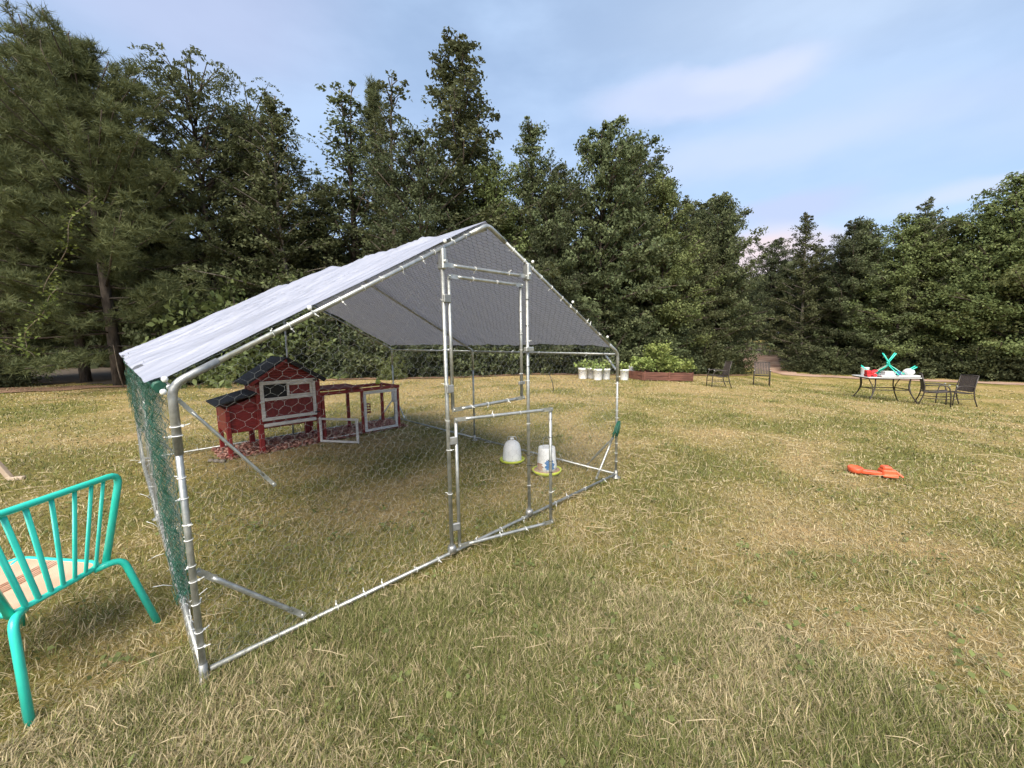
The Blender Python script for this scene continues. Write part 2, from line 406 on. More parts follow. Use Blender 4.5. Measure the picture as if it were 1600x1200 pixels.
strip('forest_floor', [(19.4, 33), (20.5, 26.6), (24, 23.0), (28, 18.5), (33, 11)], 6.0, MAT['litter'], .012, 8)
strip('pine_straw_verge', [(-24, 10.2), (-17, 10.9), (-12.5, 11.6), (-9, 12.3), (-6, 12.9), (-2, 13.2), (2, 14.3), (5, 15.6), (9, 18.2), (12.2, 20.6)], lambda t: 1.5 if t < .32 else .45, MAT['needles'], .022, 5)

# ------------------------------------------------------------------ foliage generators
def leaves(P, size, up_bias, rs, asp=.6, jit=.35, outward=None):
    n = len(P)
    nrm = rs.normal(size=(n, 3)); nrm[:, 2] = np.abs(nrm[:, 2])+up_bias
    if outward is not None: nrm = nrm+outward
    nrm /= np.linalg.norm(nrm, axis=1, keepdims=True)
    d = rs.normal(size=(n, 3)); d[:, 2] -= .5
    d -= nrm*(d*nrm).sum(1, keepdims=True); d /= np.linalg.norm(d, axis=1, keepdims=True)
    s = np.cross(nrm, d); L = size*(1+jit*(rs.random(n)*2-1))[:, None]
    a = P-d*L*.5; b = P+s*L*asp*.5+nrm*L*.06-d*L*.05; c = P+d*L*.5-nrm*L*.08; e = P-s*L*asp*.5+nrm*L*.06-d*L*.05
    V = np.stack([a, b, c, e], 1).reshape(-1, 3)
    F = np.arange(4*n).reshape(n, 4)
    return V, F
def profile_std(u): return np.where(u < .28, .72+.28*u/.28, np.clip((1-u)/.72, 0, 1)**.62)
def gen_decid(seed, H, Rad, mat, nl=80, leaf=.112, per=38, prof=profile_std, low=.04, bark='bark', gap=.0, clump=.30, lobes=3):
    rs = np.random.default_rng(seed); mb = MB()
    bend = rs.normal(size=2)*.03*H
    def ctr(u): return np.array([bend[0]*math.sin(u*2.6), bend[1]*math.sin(u*2.1), u*H])
    mb.tube([ctr(u) for u in np.linspace(-.01, 1, 9)], [max(.008, .011*H*(1-.93*u)) for u in np.linspace(0, 1, 9)], 7)
    ph = rs.random(lobes)*6.28; CP = []; CR = []
    for i in range(nl):
        u = low+(.97-low)*((i+rs.random())/nl)
        az = i*2.4+rs.normal()*.35
        lob = 1+.22*math.sin(2*az+ph[0]+u*4)+.16*math.sin(3*az+ph[1]-u*7)
        ln = Rad*float(prof(np.array(u)))*lob*rs.uniform(.72, 1.12)+.12
        el = R(rs.uniform(5, 35)+35*u)
        b = ctr(u); d = np.array([math.cos(az)*math.cos(el), math.sin(az)*math.cos(el), math.sin(el)])
        pts = [b+d*ln*t+np.array([0, 0, -.12*ln*t*t]) for t in (0, .35, .7, 1)]
        mb.tube(pts, [.012+.012*ln*(1-t) for t in (0, .35, .7, 1)], 4)
        k = max(3, int(ln/.21))
        for j in range(k):
            t = .25+.8*(j+rs.random()*.6)/k
            off = rs.normal(size=3)*np.array([.22, .22, .14])*(.5+.5*ln/Rad)
            CP.append(b+d*ln*t+np.array([0, 0, -.12*ln*t*t])+off); CR.append(clump*rs.uniform(.6, 1.25)*(.55 if u > .9 else 1))
    CP = np.array(CP); CR = np.array(CR)
    keep = rs.random(len(CP)) > gap; CP = CP[keep]; CR = CR[keep]
    n = per
    g = rs.normal(size=(len(CP), n, 3)); g /= np.linalg.norm(g, axis=2, keepdims=True); g *= rs.random((len(CP), n, 1))**.5
    P = (CP[:, None]+g*CR[:, None, None]*np.array([1, 1, .62])).reshape(-1, 3)
    P[:, 2] = np.maximum(P[:, 2], .05)
    out = P.copy(); out[:, 2] = 0; out /= np.linalg.norm(out, axis=1, keepdims=True)+.2
    V, F = leaves(P, leaf, .35, rs, outward=out*.5)
    lv = np.clip(np.repeat(rs.normal(.45, .18, len(CP)), n)+rs.normal(0, .18, len(P)), 0, 1)
    tm = mb.mesh('trunk', MAT[bark]); cm = npmesh('crown', V, F, MAT[mat], {'lv': ('FACE', 'FLOAT', lv)})
    return tm, cm, H
def gen_pine(seed, H, Rad, low=.13, tuft=.25, nw=26):
    rs = np.random.default_rng(seed); mb = MB()
    mb.tube([(0.05*math.sin(u*5), .05*math.cos(u*4), u*H) for u in np.linspace(-.01, 1, 10)], [max(.012, .0155*H*(1-.95*u)) for u in np.linspace(0, 1, 10)], 9)
    T = []; D = []
    for w in range(nw):
        u = low+(1-low)*(w/nw)**.95; nb = 5
        for q in range(nb):
            az = w*1.1+q*6.283/nb+rs.normal()*.25
            ln = Rad*(.35+.65*min(1, (1-u)/.55))*rs.uniform(.65, 1.1)*(1 if u < .9 else .5)
            if u < .3: ln *= 1.12
            el = R(-14+66*u+rs.normal()*7)
            b = np.array([0, 0, u*H]); d = np.array([math.cos(az)*math.cos(el), math.sin(az)*math.cos(el), math.sin(el)])
            pts = [b+d*ln*t+np.array([0, 0, .16*ln*t*t]) for t in (0, .4, .75, 1)]
            mb.tube(pts, [.012+.02*ln/Rad*(1-t) for t in (0, .4, .75, 1)], 4)
            k = max(3, int(ln/.30))
            for j in range(k):
                t = .25+.78*(j+rs.random()*.7)/k
                cc = b+d*ln*t+np.array([0, 0, .16*ln*t*t])+rs.normal(size=3)*np.array([.22, .22, .12])*(.3+.7*ln/Rad)
                for z_ in range(8):
                    sd_ = rs.normal(size=3)*np.array([1, 1, .7])+np.array([0, 0, .25]); sd_ /= np.linalg.norm(sd_)
                    T.append(cc+sd_*rs.uniform(.04, .24)); dd = sd_*.8+d*.35+np.array([0, 0, .6]); D.append(dd/np.linalg.norm(dd))
    for q in range(14): T.append(np.array([rs.normal()*.05, rs.normal()*.05, H*(.93+.07*q/14)])); D.append(np.array([0, 0, 1.]))
    T = np.array(T); D = np.array(D); n = 20
    g = rs.normal(size=(len(T), n, 3)); g /= np.linalg.norm(g, axis=2, keepdims=True)
    dr = g*.85+D[:, None]*.75; dr /= np.linalg.norm(dr, axis=2, keepdims=True)
    L = tuft*rs.uniform(.6, 1.1, (len(T), n, 1))
    base = T[:, None]+D[:, None]*(rs.random((len(T), n, 1))-.5)*.16; tip = base+dr*L
    sd_ = np.cross(dr, rs.normal(size=dr.shape)); sd_ /= np.linalg.norm(sd_, axis=2, keepdims=True)
    V = np.stack([base-sd_*.0085, base+sd_*.0085, tip], 2).reshape(-1, 3)
    F = np.arange(len(V)).reshape(-1, 3)
    lv = np.clip(np.repeat(rs.normal(.5, .12, len(T)), n)+rs.normal(0, .1, len(T)*n), 0, 1)
    return mb.mesh('trunk', MAT['bark']), npmesh('crown', V, F, MAT['pine'], {'lv': ('FACE', 'FLOAT', lv)}), H
def gen_feather(seed, H, Rad):
    rs = np.random.default_rng(seed); mb = MB()
    mb.tube([(.1*math.sin(u*4), .1*math.cos(u*3), u*H*.95) for u in np.linspace(-.01, 1, 9)], [max(.01, .012*H*(1-.93*u)) for u in np.linspace(0, 1, 9)], 7)
    Ps = []; Lv = []
    for i in range(110):
        u = .08+.9*(i/110); az = i*2.4+rs.normal()*.3
        ln = Rad*(.55+.45*math.sin(min(1, u*1.25)*math.pi*.8))*rs.uniform(.7, 1.15)
        el = R(rs.uniform(15, 40)+25*u); b = np.array([0, 0, u*H*.9])
        d = np.array([math.cos(az)*math.cos(el), math.sin(az)*math.cos(el), math.sin(el)])
        pts = [b+d*ln*t+np.array([0, 0, -.28*ln*t*t]) for t in (0, .35, .7, 1)]
        mb.tube(pts, [.01+.012*ln*(1-t) for t in (0, .35, .7, 1)], 4)
        for j in range(11):
            t = .2+.85*(j+rs.random())/11; s = b+d*ln*t+np.array([0, 0, -.28*ln*t*t])+rs.normal(size=3)*.12
            a2 = az+rs.normal()*.9; fl = rs.uniform(.45, .8); v0 = rs.normal(.45, .16)
            tt = np.linspace(.1, 1, 24)[:, None]
            fd = np.array([math.cos(a2), math.sin(a2), .15])
            q = s+fd*fl*tt*.85+np.array([0, 0, -.55*fl])*tt**2
            q = q+rs.normal(size=q.shape)*.03+np.array([-math.sin(a2), math.cos(a2), 0])*(np.where(np.arange(24) % 2, 1, -1)*.045)[:, None]
            Ps.append(q); Lv.append(np.full(24, v0))
    P = np.concatenate(Ps); P[:, 2] = np.maximum(P[:, 2], .1)
    V, F = leaves(P, .115, .3, rs, .42)
    lv = np.clip(np.concatenate(Lv)+rs.normal(0, .12, len(P)), 0, 1)
    return mb.mesh('trunk', MAT['bark']), npmesh('crown', V, F, MAT['leaf'], {'lv': ('FACE', 'FLOAT', lv)}), H
def gen_shrub(seed, H, Rad, mat='leaf', n=230, per=26, leaf=.12):
    rs = np.random.default_rng(seed); mb = MB()
    for q in range(6):
        az = q*1.05+rs.normal()*.3; mb.tube([(0.05*math.cos(az), .05*math.sin(az), -.02), (Rad*.3*math.cos(az), Rad*.3*math.sin(az), H*.5), (Rad*.6*math.cos(az), Rad*.6*math.sin(az), H*.85)], [.025, .015, .006], 5)
    g = rs.normal(size=(n, 3)); g /= np.linalg.norm(g, axis=1, keepdims=True); g[:, 2] = np.abs(g[:, 2]); g *= rs.random((n, 1))**.4
    az = np.arctan2(g[:, 1], g[:, 0]); lob = 1+.2*np.sin(3*az+seed)+.15*np.sin(5*az+2*seed)
    CP = g*np.array([Rad, Rad, H])*lob[:, None]*rs.uniform(.8, 1.1, (n, 1))
    q = rs.normal(size=(n, per, 3)); q /= np.linalg.norm(q, axis=2, keepdims=True); q *= rs.random((n, per, 1))**.5
    P = (CP[:, None]+q*np.array([.3, .3, .2])*rs.uniform(.6, 1.2, (n, 1, 1))).reshape(-1, 3); P[:, 2] = np.maximum(P[:, 2], .03)
    V, F = leaves(P, leaf, .5, rs)
    lv = np.clip(np.repeat(rs.normal(.45, .2, n), per)+rs.normal(0, .15, len(P)), 0, 1)
    return mb.mesh('stem', MAT['bark']), npmesh('foliage', V, F, MAT[mat], {'lv': ('FACE', 'FLOAT', lv)}), H
def prof_cone(u): return np.where(u < .2, .75+.25*u/.2, np.clip((1-u)/.8, 0, 1)**.72+.05)
def prof_ov(u): return np.where(u < .35, .7+.3*u/.35, np.clip(1-(np.maximum(u-.35, 0)/.65)**2.2, 0, 1)**.8)
PRO = {
 'a': gen_decid(11, 9.5, 2.7, 'leaf', nl=96),
 'b': gen_decid(12, 9.0, 2.8, 'leaf', prof=prof_ov, nl=96, leaf=.135, per=30),
 'c': gen_decid(13, 9.0, 2.6, 'leaf_dark', prof=prof_ov, nl=96, leaf=.098, per=44),
 'd': gen_decid(14, 8.5, 2.7, 'leaf_light', nl=88, clump=.36),
 'e': gen_decid(15, 10.5, 2.3, 'leaf', prof=prof_cone, nl=84, gap=.1, bark='bark_pale'),
 'tall': gen_decid(16, 12.3, 2.6, 'leaf', prof=prof_cone, nl=110, per=32, gap=.04, leaf=.122),
 'thin': gen_decid(17, 11.0, 1.5, 'leaf', prof=prof_cone, nl=60, per=22, gap=.3, leaf=.12),
 'p1': gen_pine(21, 10.5, 3.4), 'p2': gen_pine(22, 10.0, 3.1, .22), 'p3': gen_pine(23, 12.0, 1.5, .35, .22, 20),
 'f': gen_feather(31, 10.8, 3.0),
 's1': gen_shrub(41, 1.9, 1.5, 'leaf'), 's2': gen_shrub(42, 2.5, 1.4, 'leaf_dark'), 's3': gen_shrub(43, 1.6, 1.7, 'leaf_light'),
}
trng = random.Random(5)
def plant_tree(kind, x, y, h, label, name='tree', cat='tree', group=None, wid=1.0, rz=None, dz=0):
    tm, cm, H0 = PRO[kind]; s = h/H0
    t = thing(name, label, cat, (x, y, hz(x, y)-.02+dz), rz if rz is not None else trng.uniform(0, 6.28), group)
    t.scale = (s*wid, s*wid, s)
    link(tm.name.split('.')[0], tm, t); link(cm.name.split('.')[0], cm, t); return t
LW = 'trees along the wood edge behind the wire run'; RW = 'trees along the wood edge beyond the dirt track'
T = [
 # left wood, front row
 ('p1', -16.4, 13.2, 9.9, 'tall loblolly pine standing outermost in the wood edge past the turquoise chair', 'pine_tree', 1.0),
 ('p2', -14.6, 13.6, 10.7, 'tall loblolly pine between the outermost pine and the stout trunked one', 'pine_tree', .95),
 ('p1', -12.2, 12.3, 9.6, 'bushy loblolly pine with stout trunk and wide boughs beside the feathery drooping tree', 'pine_tree', 1.18),
 ('f', -10.7, 14.6, 11.0, 'feathery drooping tree with fine leaflets beside the bushy pine', 'drooping_tree', 1.0),
 ('f', -9.4, 15.6, 10.5, 'smaller feathery drooping tree leaning out beside a gap of sky', 'drooping_tree', .9),
 ('e', -7.5, 14.6, 9.5, 'loose crowned tree behind the roof of the red hutch', 'broadleaf_tree', 1.2),
 ('thin', -6.9, 16.8, 11.3, 'thin airy tree with sky showing through, next to the loose crowned tree', 'broadleaf_tree', 1.4),
 ('thin', -5.9, 17.2, 11.5, 'thin airy tree beside the slim bare pine', 'broadleaf_tree', 1.35),
 ('p3', -5.6, 18.0, 12.0, 'slim sparse pine poking up between airy broadleaf trees', 'pine_tree', .8),
 ('thin', -4.2, 16.2, 11.0, 'airy tree between the slim pine and the tallest pointed tree', 'broadleaf_tree', 1.4),
 ('tall', -1.75, 15.6, 12.35, 'tallest pointed tree rising above the ridge of the wire run', 'broadleaf_tree', 1.28),
 ('c', -3.7, 14.2, 8.0, 'dark dense tree standing in front of the tallest pointed tree', 'broadleaf_tree', .95),
 ('d', -0.5, 15.0, 7.6, 'low light green tree at the foot of the tallest pointed tree', 'broadleaf_tree', .9),
 ('a', 1.2, 16.0, 9.3, 'upright pointed tree behind the gable of the wire run', 'broadleaf_tree', .85),
 ('c', 2.2, 15.2, 7.6, 'dark lower tree behind the white pails', 'broadleaf_tree', .9),
 ('b', 3.5, 16.6, 9.4, 'broad dark topped tree behind the white pails and raised bed', 'broadleaf_tree', .85),
 ('a', 5.1, 17.6, 9.6, 'full rounded tree behind the raised bed', 'broadleaf_tree', .95),
 ('d', 6.6, 18.2, 8.4, 'sloping light tree behind the empty patio chair seen side on', 'broadleaf_tree', .9),
 ('a', 8.7, 19.8, 8.2, 'pointed tree behind the patio chairs standing apart', 'broadleaf_tree', .95),
 ('b', 10.5, 20.8, 8.9, 'leafy tree with forked top beside the mouth of the track', 'broadleaf_tree', .8),
 ('c', 11.9, 22.2, 6.6, 'shorter tree at the near corner of the track into the wood', 'broadleaf_tree', .9),
 # beyond the gap
 ('b', 19.2, 34.5, 5.9, 'distant tree closing the end of the track through the wood', 'broadleaf_tree', 1.3),
 ('c', 21.2, 37.0, 5.6, 'distant dark tree closing the view along the track through the wood', 'broadleaf_tree', 1.4),
 ('a', 23.6, 34.0, 5.7, 'distant tree right beside the bend of the track through the wood', 'broadleaf_tree', 1.3),
 # right wood, front row
 ('e', 17.0, 23.4, 9.0, 'slender pointed tree at the corner of the wood right of the track', 'broadleaf_tree', 1.0),
 ('c', 18.1, 22.8, 8.1, 'dense dark tree next to the slender pointed tree beyond the track', 'broadleaf_tree', 1.0),
]
for k, x, y, h, lab, nm, w in T: plant_tree(k, x, y, h, lab, nm, 'tree', LW if x < 12.5 else ('trees at the end of the track' if y > 30 else RW), w)
for k, x, y, h, w in (('a', 19.3, 22.2, 8.3, 1), ('d', 20.4, 21.4, 8.1, 1.0), ('e', 20.9, 21.3, 8.9, .95), ('d', 21.9, 20.4, 7.6, 1.1), ('d', 22.3, 19.6, 8.1, 1), ('d', 22.9, 18.9, 9.1, 1), ('d', 23.6, 18.2, 9.4, 1.05), ('a', 24.2, 17.0, 9.2, 1), ('d', 25.0, 15.6, 9.2, 1), ('b', 25.9, 14.2, 9.0, 1)):
    plant_tree(k, x, y, h, {'a': 'green leafy tree in the row beyond the track behind the patio table', 'd': 'light yellow green leafy tree in the row beyond the track', 'e': 'tall narrow topped tree in the row behind the patio table', 'b': 'round headed tree at the far end of the row beyond the track'}[k], 'broadleaf_tree', 'tree', RW, w)
for i, (x, y) in enumerate([(-18.5, 14.5), (-14, 16), (-11, 17), (-8, 18), (-5, 18.8), (-2.9, 18), (-.6, 17.8), (2.2, 18.6), (5, 19.8), (8, 21.8), (10.5, 23.6), (12.3, 27)]):
    plant_tree('cbace'[i % 5], x, y, (7.6+1.3*(i % 3)) if i not in (5, 6, 7) else 7.4, 'dark tree deep in the wood behind the front trees', 'broadleaf_tree', 'tree', 'trees deep in the left wood', 1.05)
for i, (x, y) in enumerate([(18.9, 26), (21.2, 24.6), (23.2, 22.8), (25, 20.8), (26.6, 18.4), (19.8, 29.5)]):
    plant_tree('cabce'[i % 5], x, y, 7.2+.6*(i % 3), 'dark tree deep in the wood behind the row beyond the track', 'broadleaf_tree', 'tree', 'trees deep in the right wood', 1.05)
SH = [('s2', -17.5, 12.6, 1.7), ('s2', -15.6, 12.3, 1.3), ('s2', -10.2, 13.6, 2.2), ('s1', -8.8, 13.8, 2.2), ('s2', -7.6, 13.9, 2.0), ('s2', -5.9, 14.0, 2.1), ('s1', -4.4, 13.9, 1.8), ('s2', -2.9, 14.1, 2.0), ('s1', -1.5, 14.3, 1.8), ('s2', -.2, 14.5, 1.9), ('s1', 1.1, 14.9, 1.8), ('s2', 2.4, 15.2, 1.8), ('s1', 3.7, 16.0, 1.9), ('s2', 5.0, 16.7, 1.9), ('s1', 6.4, 17.4, 1.8), ('s2', 7.9, 18.5, 1.9), ('s1', 9.3, 19.6, 1.9), ('s2', 10.7, 20.5, 1.8), ('s1', 11.9, 21.5, 1.5)]
for k, x, y, h in SH: plant_tree(k, x, y, h, 'leafy shrub in the hedge along the foot of the left wood', 'leafy_shrub', 'shrub', 'shrubs at the foot of the left wood')
for k, x, y, h in [('s2', 16.6, 22.7, 1.7), ('s1', 17.7, 21.9, 1.6), ('s2', 18.8, 21.2, 1.8), ('s1', 19.9, 20.5, 1.8), ('s2', 20.9, 19.7, 1.7), ('s1', 21.8, 18.8, 1.8), ('s2', 22.6, 17.8, 1.8), ('s1', 23.4, 16.8, 1.8), ('s2', 24.2, 15.8, 1.8), ('s1', 25, 14.6, 1.8)]:
    plant_tree(k, x, y, h, 'leafy shrub in the hedge beside the dirt track', 'leafy_shrub', 'shrub', 'shrubs beside the dirt track')
plant_tree('s3', -8.6, 12.9, 3.0, 'bright light green sapling bush rising behind the left roof slope', 'leafy_shrub', 'shrub', None, .75)
plant_tree('s1', -10.3, 12.4, 2.6, 'green vine covered bush at the foot of the bushy pine', 'leafy_shrub', 'shrub', None, .55)
plant_tree('s3', -3.9, 12.9, .9, 'small pale green sapling bush in front of the hedge behind the run', 'leafy_shrub', 'shrub', None, .5)
def far_wood():
    rs = np.random.default_rng(77); n = 26000
    a = np.concatenate([rs.uniform(-34, 13.2, n), rs.uniform(19.5, 40, n//2)])
    y0 = np.where(a < 14, 20.5+.28*np.maximum(a, 0)-.06*np.minimum(a+5, 0)*0, 27-(a-19.5)*.75)
    a = np.concatenate([a, rs.uniform(11.5, 28, 9000)]); y0 = np.concatenate([y0, 40+rs.random(9000)*2])
    y = y0+rs.random(len(a))*4; z = rs.random(len(a))**.9*6.2*(1+.12*np.sin(a*1.7))
    P = np.stack([a, y, height(a, y)+z], 1); V, F = leaves(P, .55, .2, rs, .75)
    lv = np.clip(rs.normal(.35, .2, len(P)), 0, 1)
    o = link('dark_woodland', npmesh('woodland', V, F, MAT['leaf_dark'], {'lv': ('FACE', 'FLOAT', lv)}))
    tag(o, 'dark mass of woodland foliage far behind the front trees', 'woodland', None, 'stuff')
far_wood()
def vine(x, y, z0, z1, drift, seed, lab):
    rs = np.random.default_rng(seed); t = thing('climbing_vine', lab, 'vine', (x, y, hz(x, y)), 0, 'vines hanging on the pines')
    n = 26; u = np.linspace(0, 1, n); pts = np.stack([drift[0]*u+.18*np.sin(u*9+seed), drift[1]*u+.12*np.cos(u*7), z1+(z0-z1)*u], 1)
    MB().tube(pts, .008, 4).build('stem', MAT['twig'], t)
    P = np.repeat(pts, 6, 0)+rs.normal(size=(n*6, 3))*np.array([.13, .1, .09]); V, F = leaves(P, .085, .6, rs, .8)
    link('foliage', npmesh('foliage', V, F, MAT['plant'], {'lv': ('FACE', 'FLOAT', rs.random(len(P))*.5)}), t)
vine(-10.2, 10.2, 2.6, 4.9, (-1.5, 0), 3, 'pale leafed vine trailing highest on the bushy pine')
vine(-11.3, 10.2, 1.2, 2.7, (-1.2, 0), 4, 'pale leafed vine hanging under the lowest bough of the bushy pine')
vine(-14.4, 10.8, .9, 2.3, (1.3, 0), 6, 'pale leafed vine hanging beside the stout pine trunk')
for i, (x, y, dx) in enumerate(((-11.35, 11.6, -.25), (-11.05, 11.7, .3))):
    o = MB().tube([(0, 0, -.02), (dx*.4, 0, .5), (dx, .1, 1.25)], [.018, .014, .008], 5).build('bare_stick', MAT['twig'], None, (x, y, hz(x, y)))
    tag(o, ('thin bare stick leaning left at the foot of the pines', 'thin bare stick leaning right at the foot of the pines')[i], 'stick', 'bare sticks under the pines')

# ------------------------------------------------------------------ wire run
OX, OY, YAW = -1.1886, 1.3839, R(45.04)
WD, LN, HE, HR = 3.0, 3.99, 1.1315, 1.9393
def run_world(s, t, z=0): return Vector((OX+s*math.cos(YAW)-t*math.sin(YAW), OY+s*math.sin(YAW)+t*math.cos(YAW), z))
run = thing('wire_run', 'walk in wire poultry run of galvanised poles with silver gabled tarp roof', 'poultry run', (OX, OY, 0), YAW)
PR = .0108
def pole(name, pts, r=PR, mat='steel', n=10, parent=None): return MB().tube(pts, r, n).build(name, MAT[mat], parent or run)
def squash_bar(name, a, b, r=.0102, parent=None, mat='steel'):
    """tube with flattened bolted ends"""
    a = Vector(a); b = Vector(b); d = (b-a).normalized(); mb = MB(); l = (b-a).length
    pts = [a+d*.055, a+d*.085, b-d*.085, b-d*.055]
    mb.tube([pts[0], pts[1], pts[2], pts[3]], [r*.75, r, r, r*.75], 9)
    mb.bar(a-d*.012, a+d*.07, r*2.3, .005, 0, (0, 1, 0) if abs(d.y) < .7 else (1, 0, 0)); mb.bar(b-d*.07, b+d*.012, r*2.3, .005, 0, (0, 1, 0) if abs(d.y) < .7 else (1, 0, 0))
    mb.tube([a+Vector((0, -.012, 0)), a+Vector((0, .012, 0))], .006, 6); mb.tube([b+Vector((0, -.012, 0)), b+Vector((0, .012, 0))], .006, 6)
    return mb.build(name, MAT[mat], parent or run)
HALF = WD/2
for t in (0, LN/2, LN):
    for s in (0, WD):
        r = .0113 if (s, t) == (0, 0) else PR
        pole('post', [(s, t, .0), (s, t, HE-.03)], r)
        MB().lathe([(.042, .002), (.042, .006), (.022, .012), (.0145, .03), (.0145, .07)], 12, (s, t, 0)).build('post_foot', MAT['steel_old'], run)
    sh = .10
    k = (HR-HE)/HALF; nl = math.hypot(HALF, HR-HE); ux, uz = HALF/nl, (HR-HE)/nl
    # elbow sleeves and rafters
    for s, sg in ((0, 1), (WD, -1)):
        e = Vector((s, t, HE)); el = round_path([(s, t, HE-.25), (s, t, HE), (s+sg*ux*.16, t, HE+uz*.16)], .045)
        pole('elbow_joint', el, .0142, 'steel_old' if s == 0 else 'steel')
        pole('rafter', [(s+sg*ux*.13, t, HE+uz*.13), (HALF-sg*ux*.08, t, HR-uz*.08)], PR)
    pole('ridge_joint', round_path([(HALF-ux*.16, t, HR-uz*.16), (HALF, t, HR), (HALF+ux*.16, t, HR-uz*.16)], .035), .0138, 'steel')
for s in (0, WD):
    for t0, t1 in ((0, LN/2), (LN/2, LN)):
        pole('eave_rail', [(s, t0+.02, HE-.012), (s, t1-.02, HE-.012)], .0104)
        pole('base_rail', [(s, t0+.02, .035), (s, t1-.02, .035)], .0104)
for t0, t1 in ((0, LN/2), (LN/2, LN)): pole('ridge_rail', [(HALF, t0+.02, HR-.02), (HALF, t1-.02, HR-.02)], .0104)
for t in (0, LN): pole('base_rail', [(.02, t, .035), (WD-.02, t, .035)], .0104)
pole('post', [(HALF, LN, 0), (HALF, LN, HR-.03)], .011)
# corner braces
for s, sg in ((0, 1), (WD, -1)):
    for t, tg in ((0, 1), (LN, -1)):
        if (s, t) == (0, 0): squash_bar('corner_brace', (s+sg*.02, t+.02, .42), (s+sg*.36, t+.03, .06))
        else:
            squash_bar('corner_brace', (s+sg*.02, t+tg*.03, .36), (s+sg*.27, t+tg*.03, .06))
            squash_bar('corner_brace', (s-sg*.0, t+tg*.04, .36), (s, t+tg*.30, .065))
squash_bar('corner_brace', (WD, .02, .99), (WD, .13, 1.12), .012)
tag(squash_bar('corner_brace', (.02, .035, 1.07), (.292, .03, .685), .0062), 'loose brace pole dangling from the top of the corner post')
# door frame
JL, JR = 1.165, 1.835
def raf(s): return HE+k*(s if s <= HALF else WD-s)
for s in (JL, JR):
    pole('door_jamb', [(s, 0.0, .03), (s, 0.0, raf(s)-.09)], .0112)
    mb = MB(); mb.box((s, 0, raf(s)-.055), (.03, .05, .11), None, .006); mb.tube([(s, -.04, raf(s)-.07), (s, .04, raf(s)-.07)], .009, 6); mb.build('clamp', MAT['steel'], run)
    MB().lathe([(.026, 0), (.026, .03), (.02, .045)], 10, (s, 0, .035)).build('clamp', MAT['steel_old'], run)
squash_bar('door_header', (JL+.015, -.005, 1.675), (JR-.015, -.005, 1.675), .0108)
def leaf_door(name, hinge, free, z0, z1, label):
    hs, ht = hinge; a = math.atan2(free[1]-ht, free[0]-hs); w = math.hypot(free[0]-hs, free[1]-ht)
    d = link(name, MB().tube([(0, 0, z0), (0, 0, z1)], .0102, 9).mesh(name, MAT['steel']), run, (hs, ht, 0), (0, 0, a)); d['label'] = label
    MB().tube([(w, 0, z0), (w, 0, z1)], .0102, 9).build('stile', MAT['steel'], d)
    for z in (z0, z1): squash_bar('rail', (.0, -.012, z), (w, -.012, z), .0102, d)
    for z in (z0+.12, z1-.12): MB().box((-.02, -.004, z), (.05, .02, .045), None, .004).build('hinge', MAT['steel_old'], d)
    return d, w
up_door, upw = leaf_door('door_leaf', (JL+.036, -.004), (JR-.05, .012), .878, 1.615, 'upper door leaf closed in its frame')
lo_door, low = leaf_door('door_leaf', (JL+.05, -.008), (1.822, -.205), .065, .82, 'lower door leaf standing open outwards')
MB().box((upw-.02, -.02, .98), (.06, .012, .022), None, .003).build('latch', MAT['steel_old'], up_door)
MB().box((JR-.01, -.02, 1.2), (.075, .03, .03), None, .005).build('latch', MAT['steel'], run)
# hexagon wire
def hexwire(a, b, du, dv, inside, org, r=.00036, cell=.05, jit=.12, seed=0, bulge=.006):
    """wire sheet in plane org + u*du + v*dv; inside(u,v)->bool arrays"""
    rs = np.random.default_rng(seed)
    w = cell; h = cell*.9; E = []
    nu = int(a/w)+3; nv = int(b/(h*.5))+3
    us = []; 
    seg = []
    # honeycomb of vertical twists (length h*.34) joined by slanted wires
    tw = h*.34; ri = h*.5+tw*.5
    for j in range(-1, int(b/ri)+2):
        for i in range(-1, nu):
            u = (i+.5*(j % 2))*w; v = j*ri
            seg.append((u, v-tw/2, u, v+tw/2)); seg.append((u, v+tw/2, u+w/2, v+ri-tw/2)); seg.append((u, v+tw/2, u-w/2, v+ri-tw/2))
    s = np.array(seg)
    def warp(q):
        x = q[:, 0]+jit*cell*(vnoise(q[:, 0]*14+seed, q[:, 1]*14, 1)-.5)*2; y = q[:, 1]+jit*cell*(vnoise(q[:, 0]*13, q[:, 1]*13+seed, 2)-.5)*2
        return np.stack([x, y], 1)
    A = warp(s[:, :2]); B = warp(s[:, 2:])
    ok = inside(A[:, 0], A[:, 1]) & inside(B[:, 0], B[:, 1]); A = A[ok]; B = B[ok]; tw_ = (np.arange(len(s)) % 3 == 0)[ok]
    du = np.array(du, float); dv = np.array(dv, float); n = np.cross(du, dv); org = np.array(org, float)
    def to3(q): return org+q[:, :1]*du+q[:, 1:2]*dv+n*(bulge*(fbm(q[:, 0]*2.3+seed, q[:, 1]*2.3, 4, 2)-.5)*2)[:, None]
    A = to3(A); B = to3(B); d = B-A; d /= np.linalg.norm(d, axis=1, keepdims=True)
    s1 = np.cross(d, n); s1 /= np.linalg.norm(s1, axis=1, keepdims=True); s2 = np.cross(d, s1)
    rr = np.where(tw_, r*1.5, r)[:, None]; V = []
    for Q in (A, B):
        for kk in range(3):
            an = 2*math.pi*kk/3; V.append(Q+(s1*math.cos(an)+s2*math.sin(an))*rr)
    V = np.stack(V, 1).reshape(-1, 3); m = len(A); base = (np.arange(m)*6)[:, None]
    F = np.concatenate([base+np.array([[i, (i+1) % 3, 3+(i+1) % 3, 3+i]]) for i in range(3)])
    return V, F
def add_wire(V, F, parent, m='wire'):
    o = link('wire_mesh', npmesh('wire_mesh', V, F, MAT[m]), parent); o['kind'] = 'stuff'
    return o
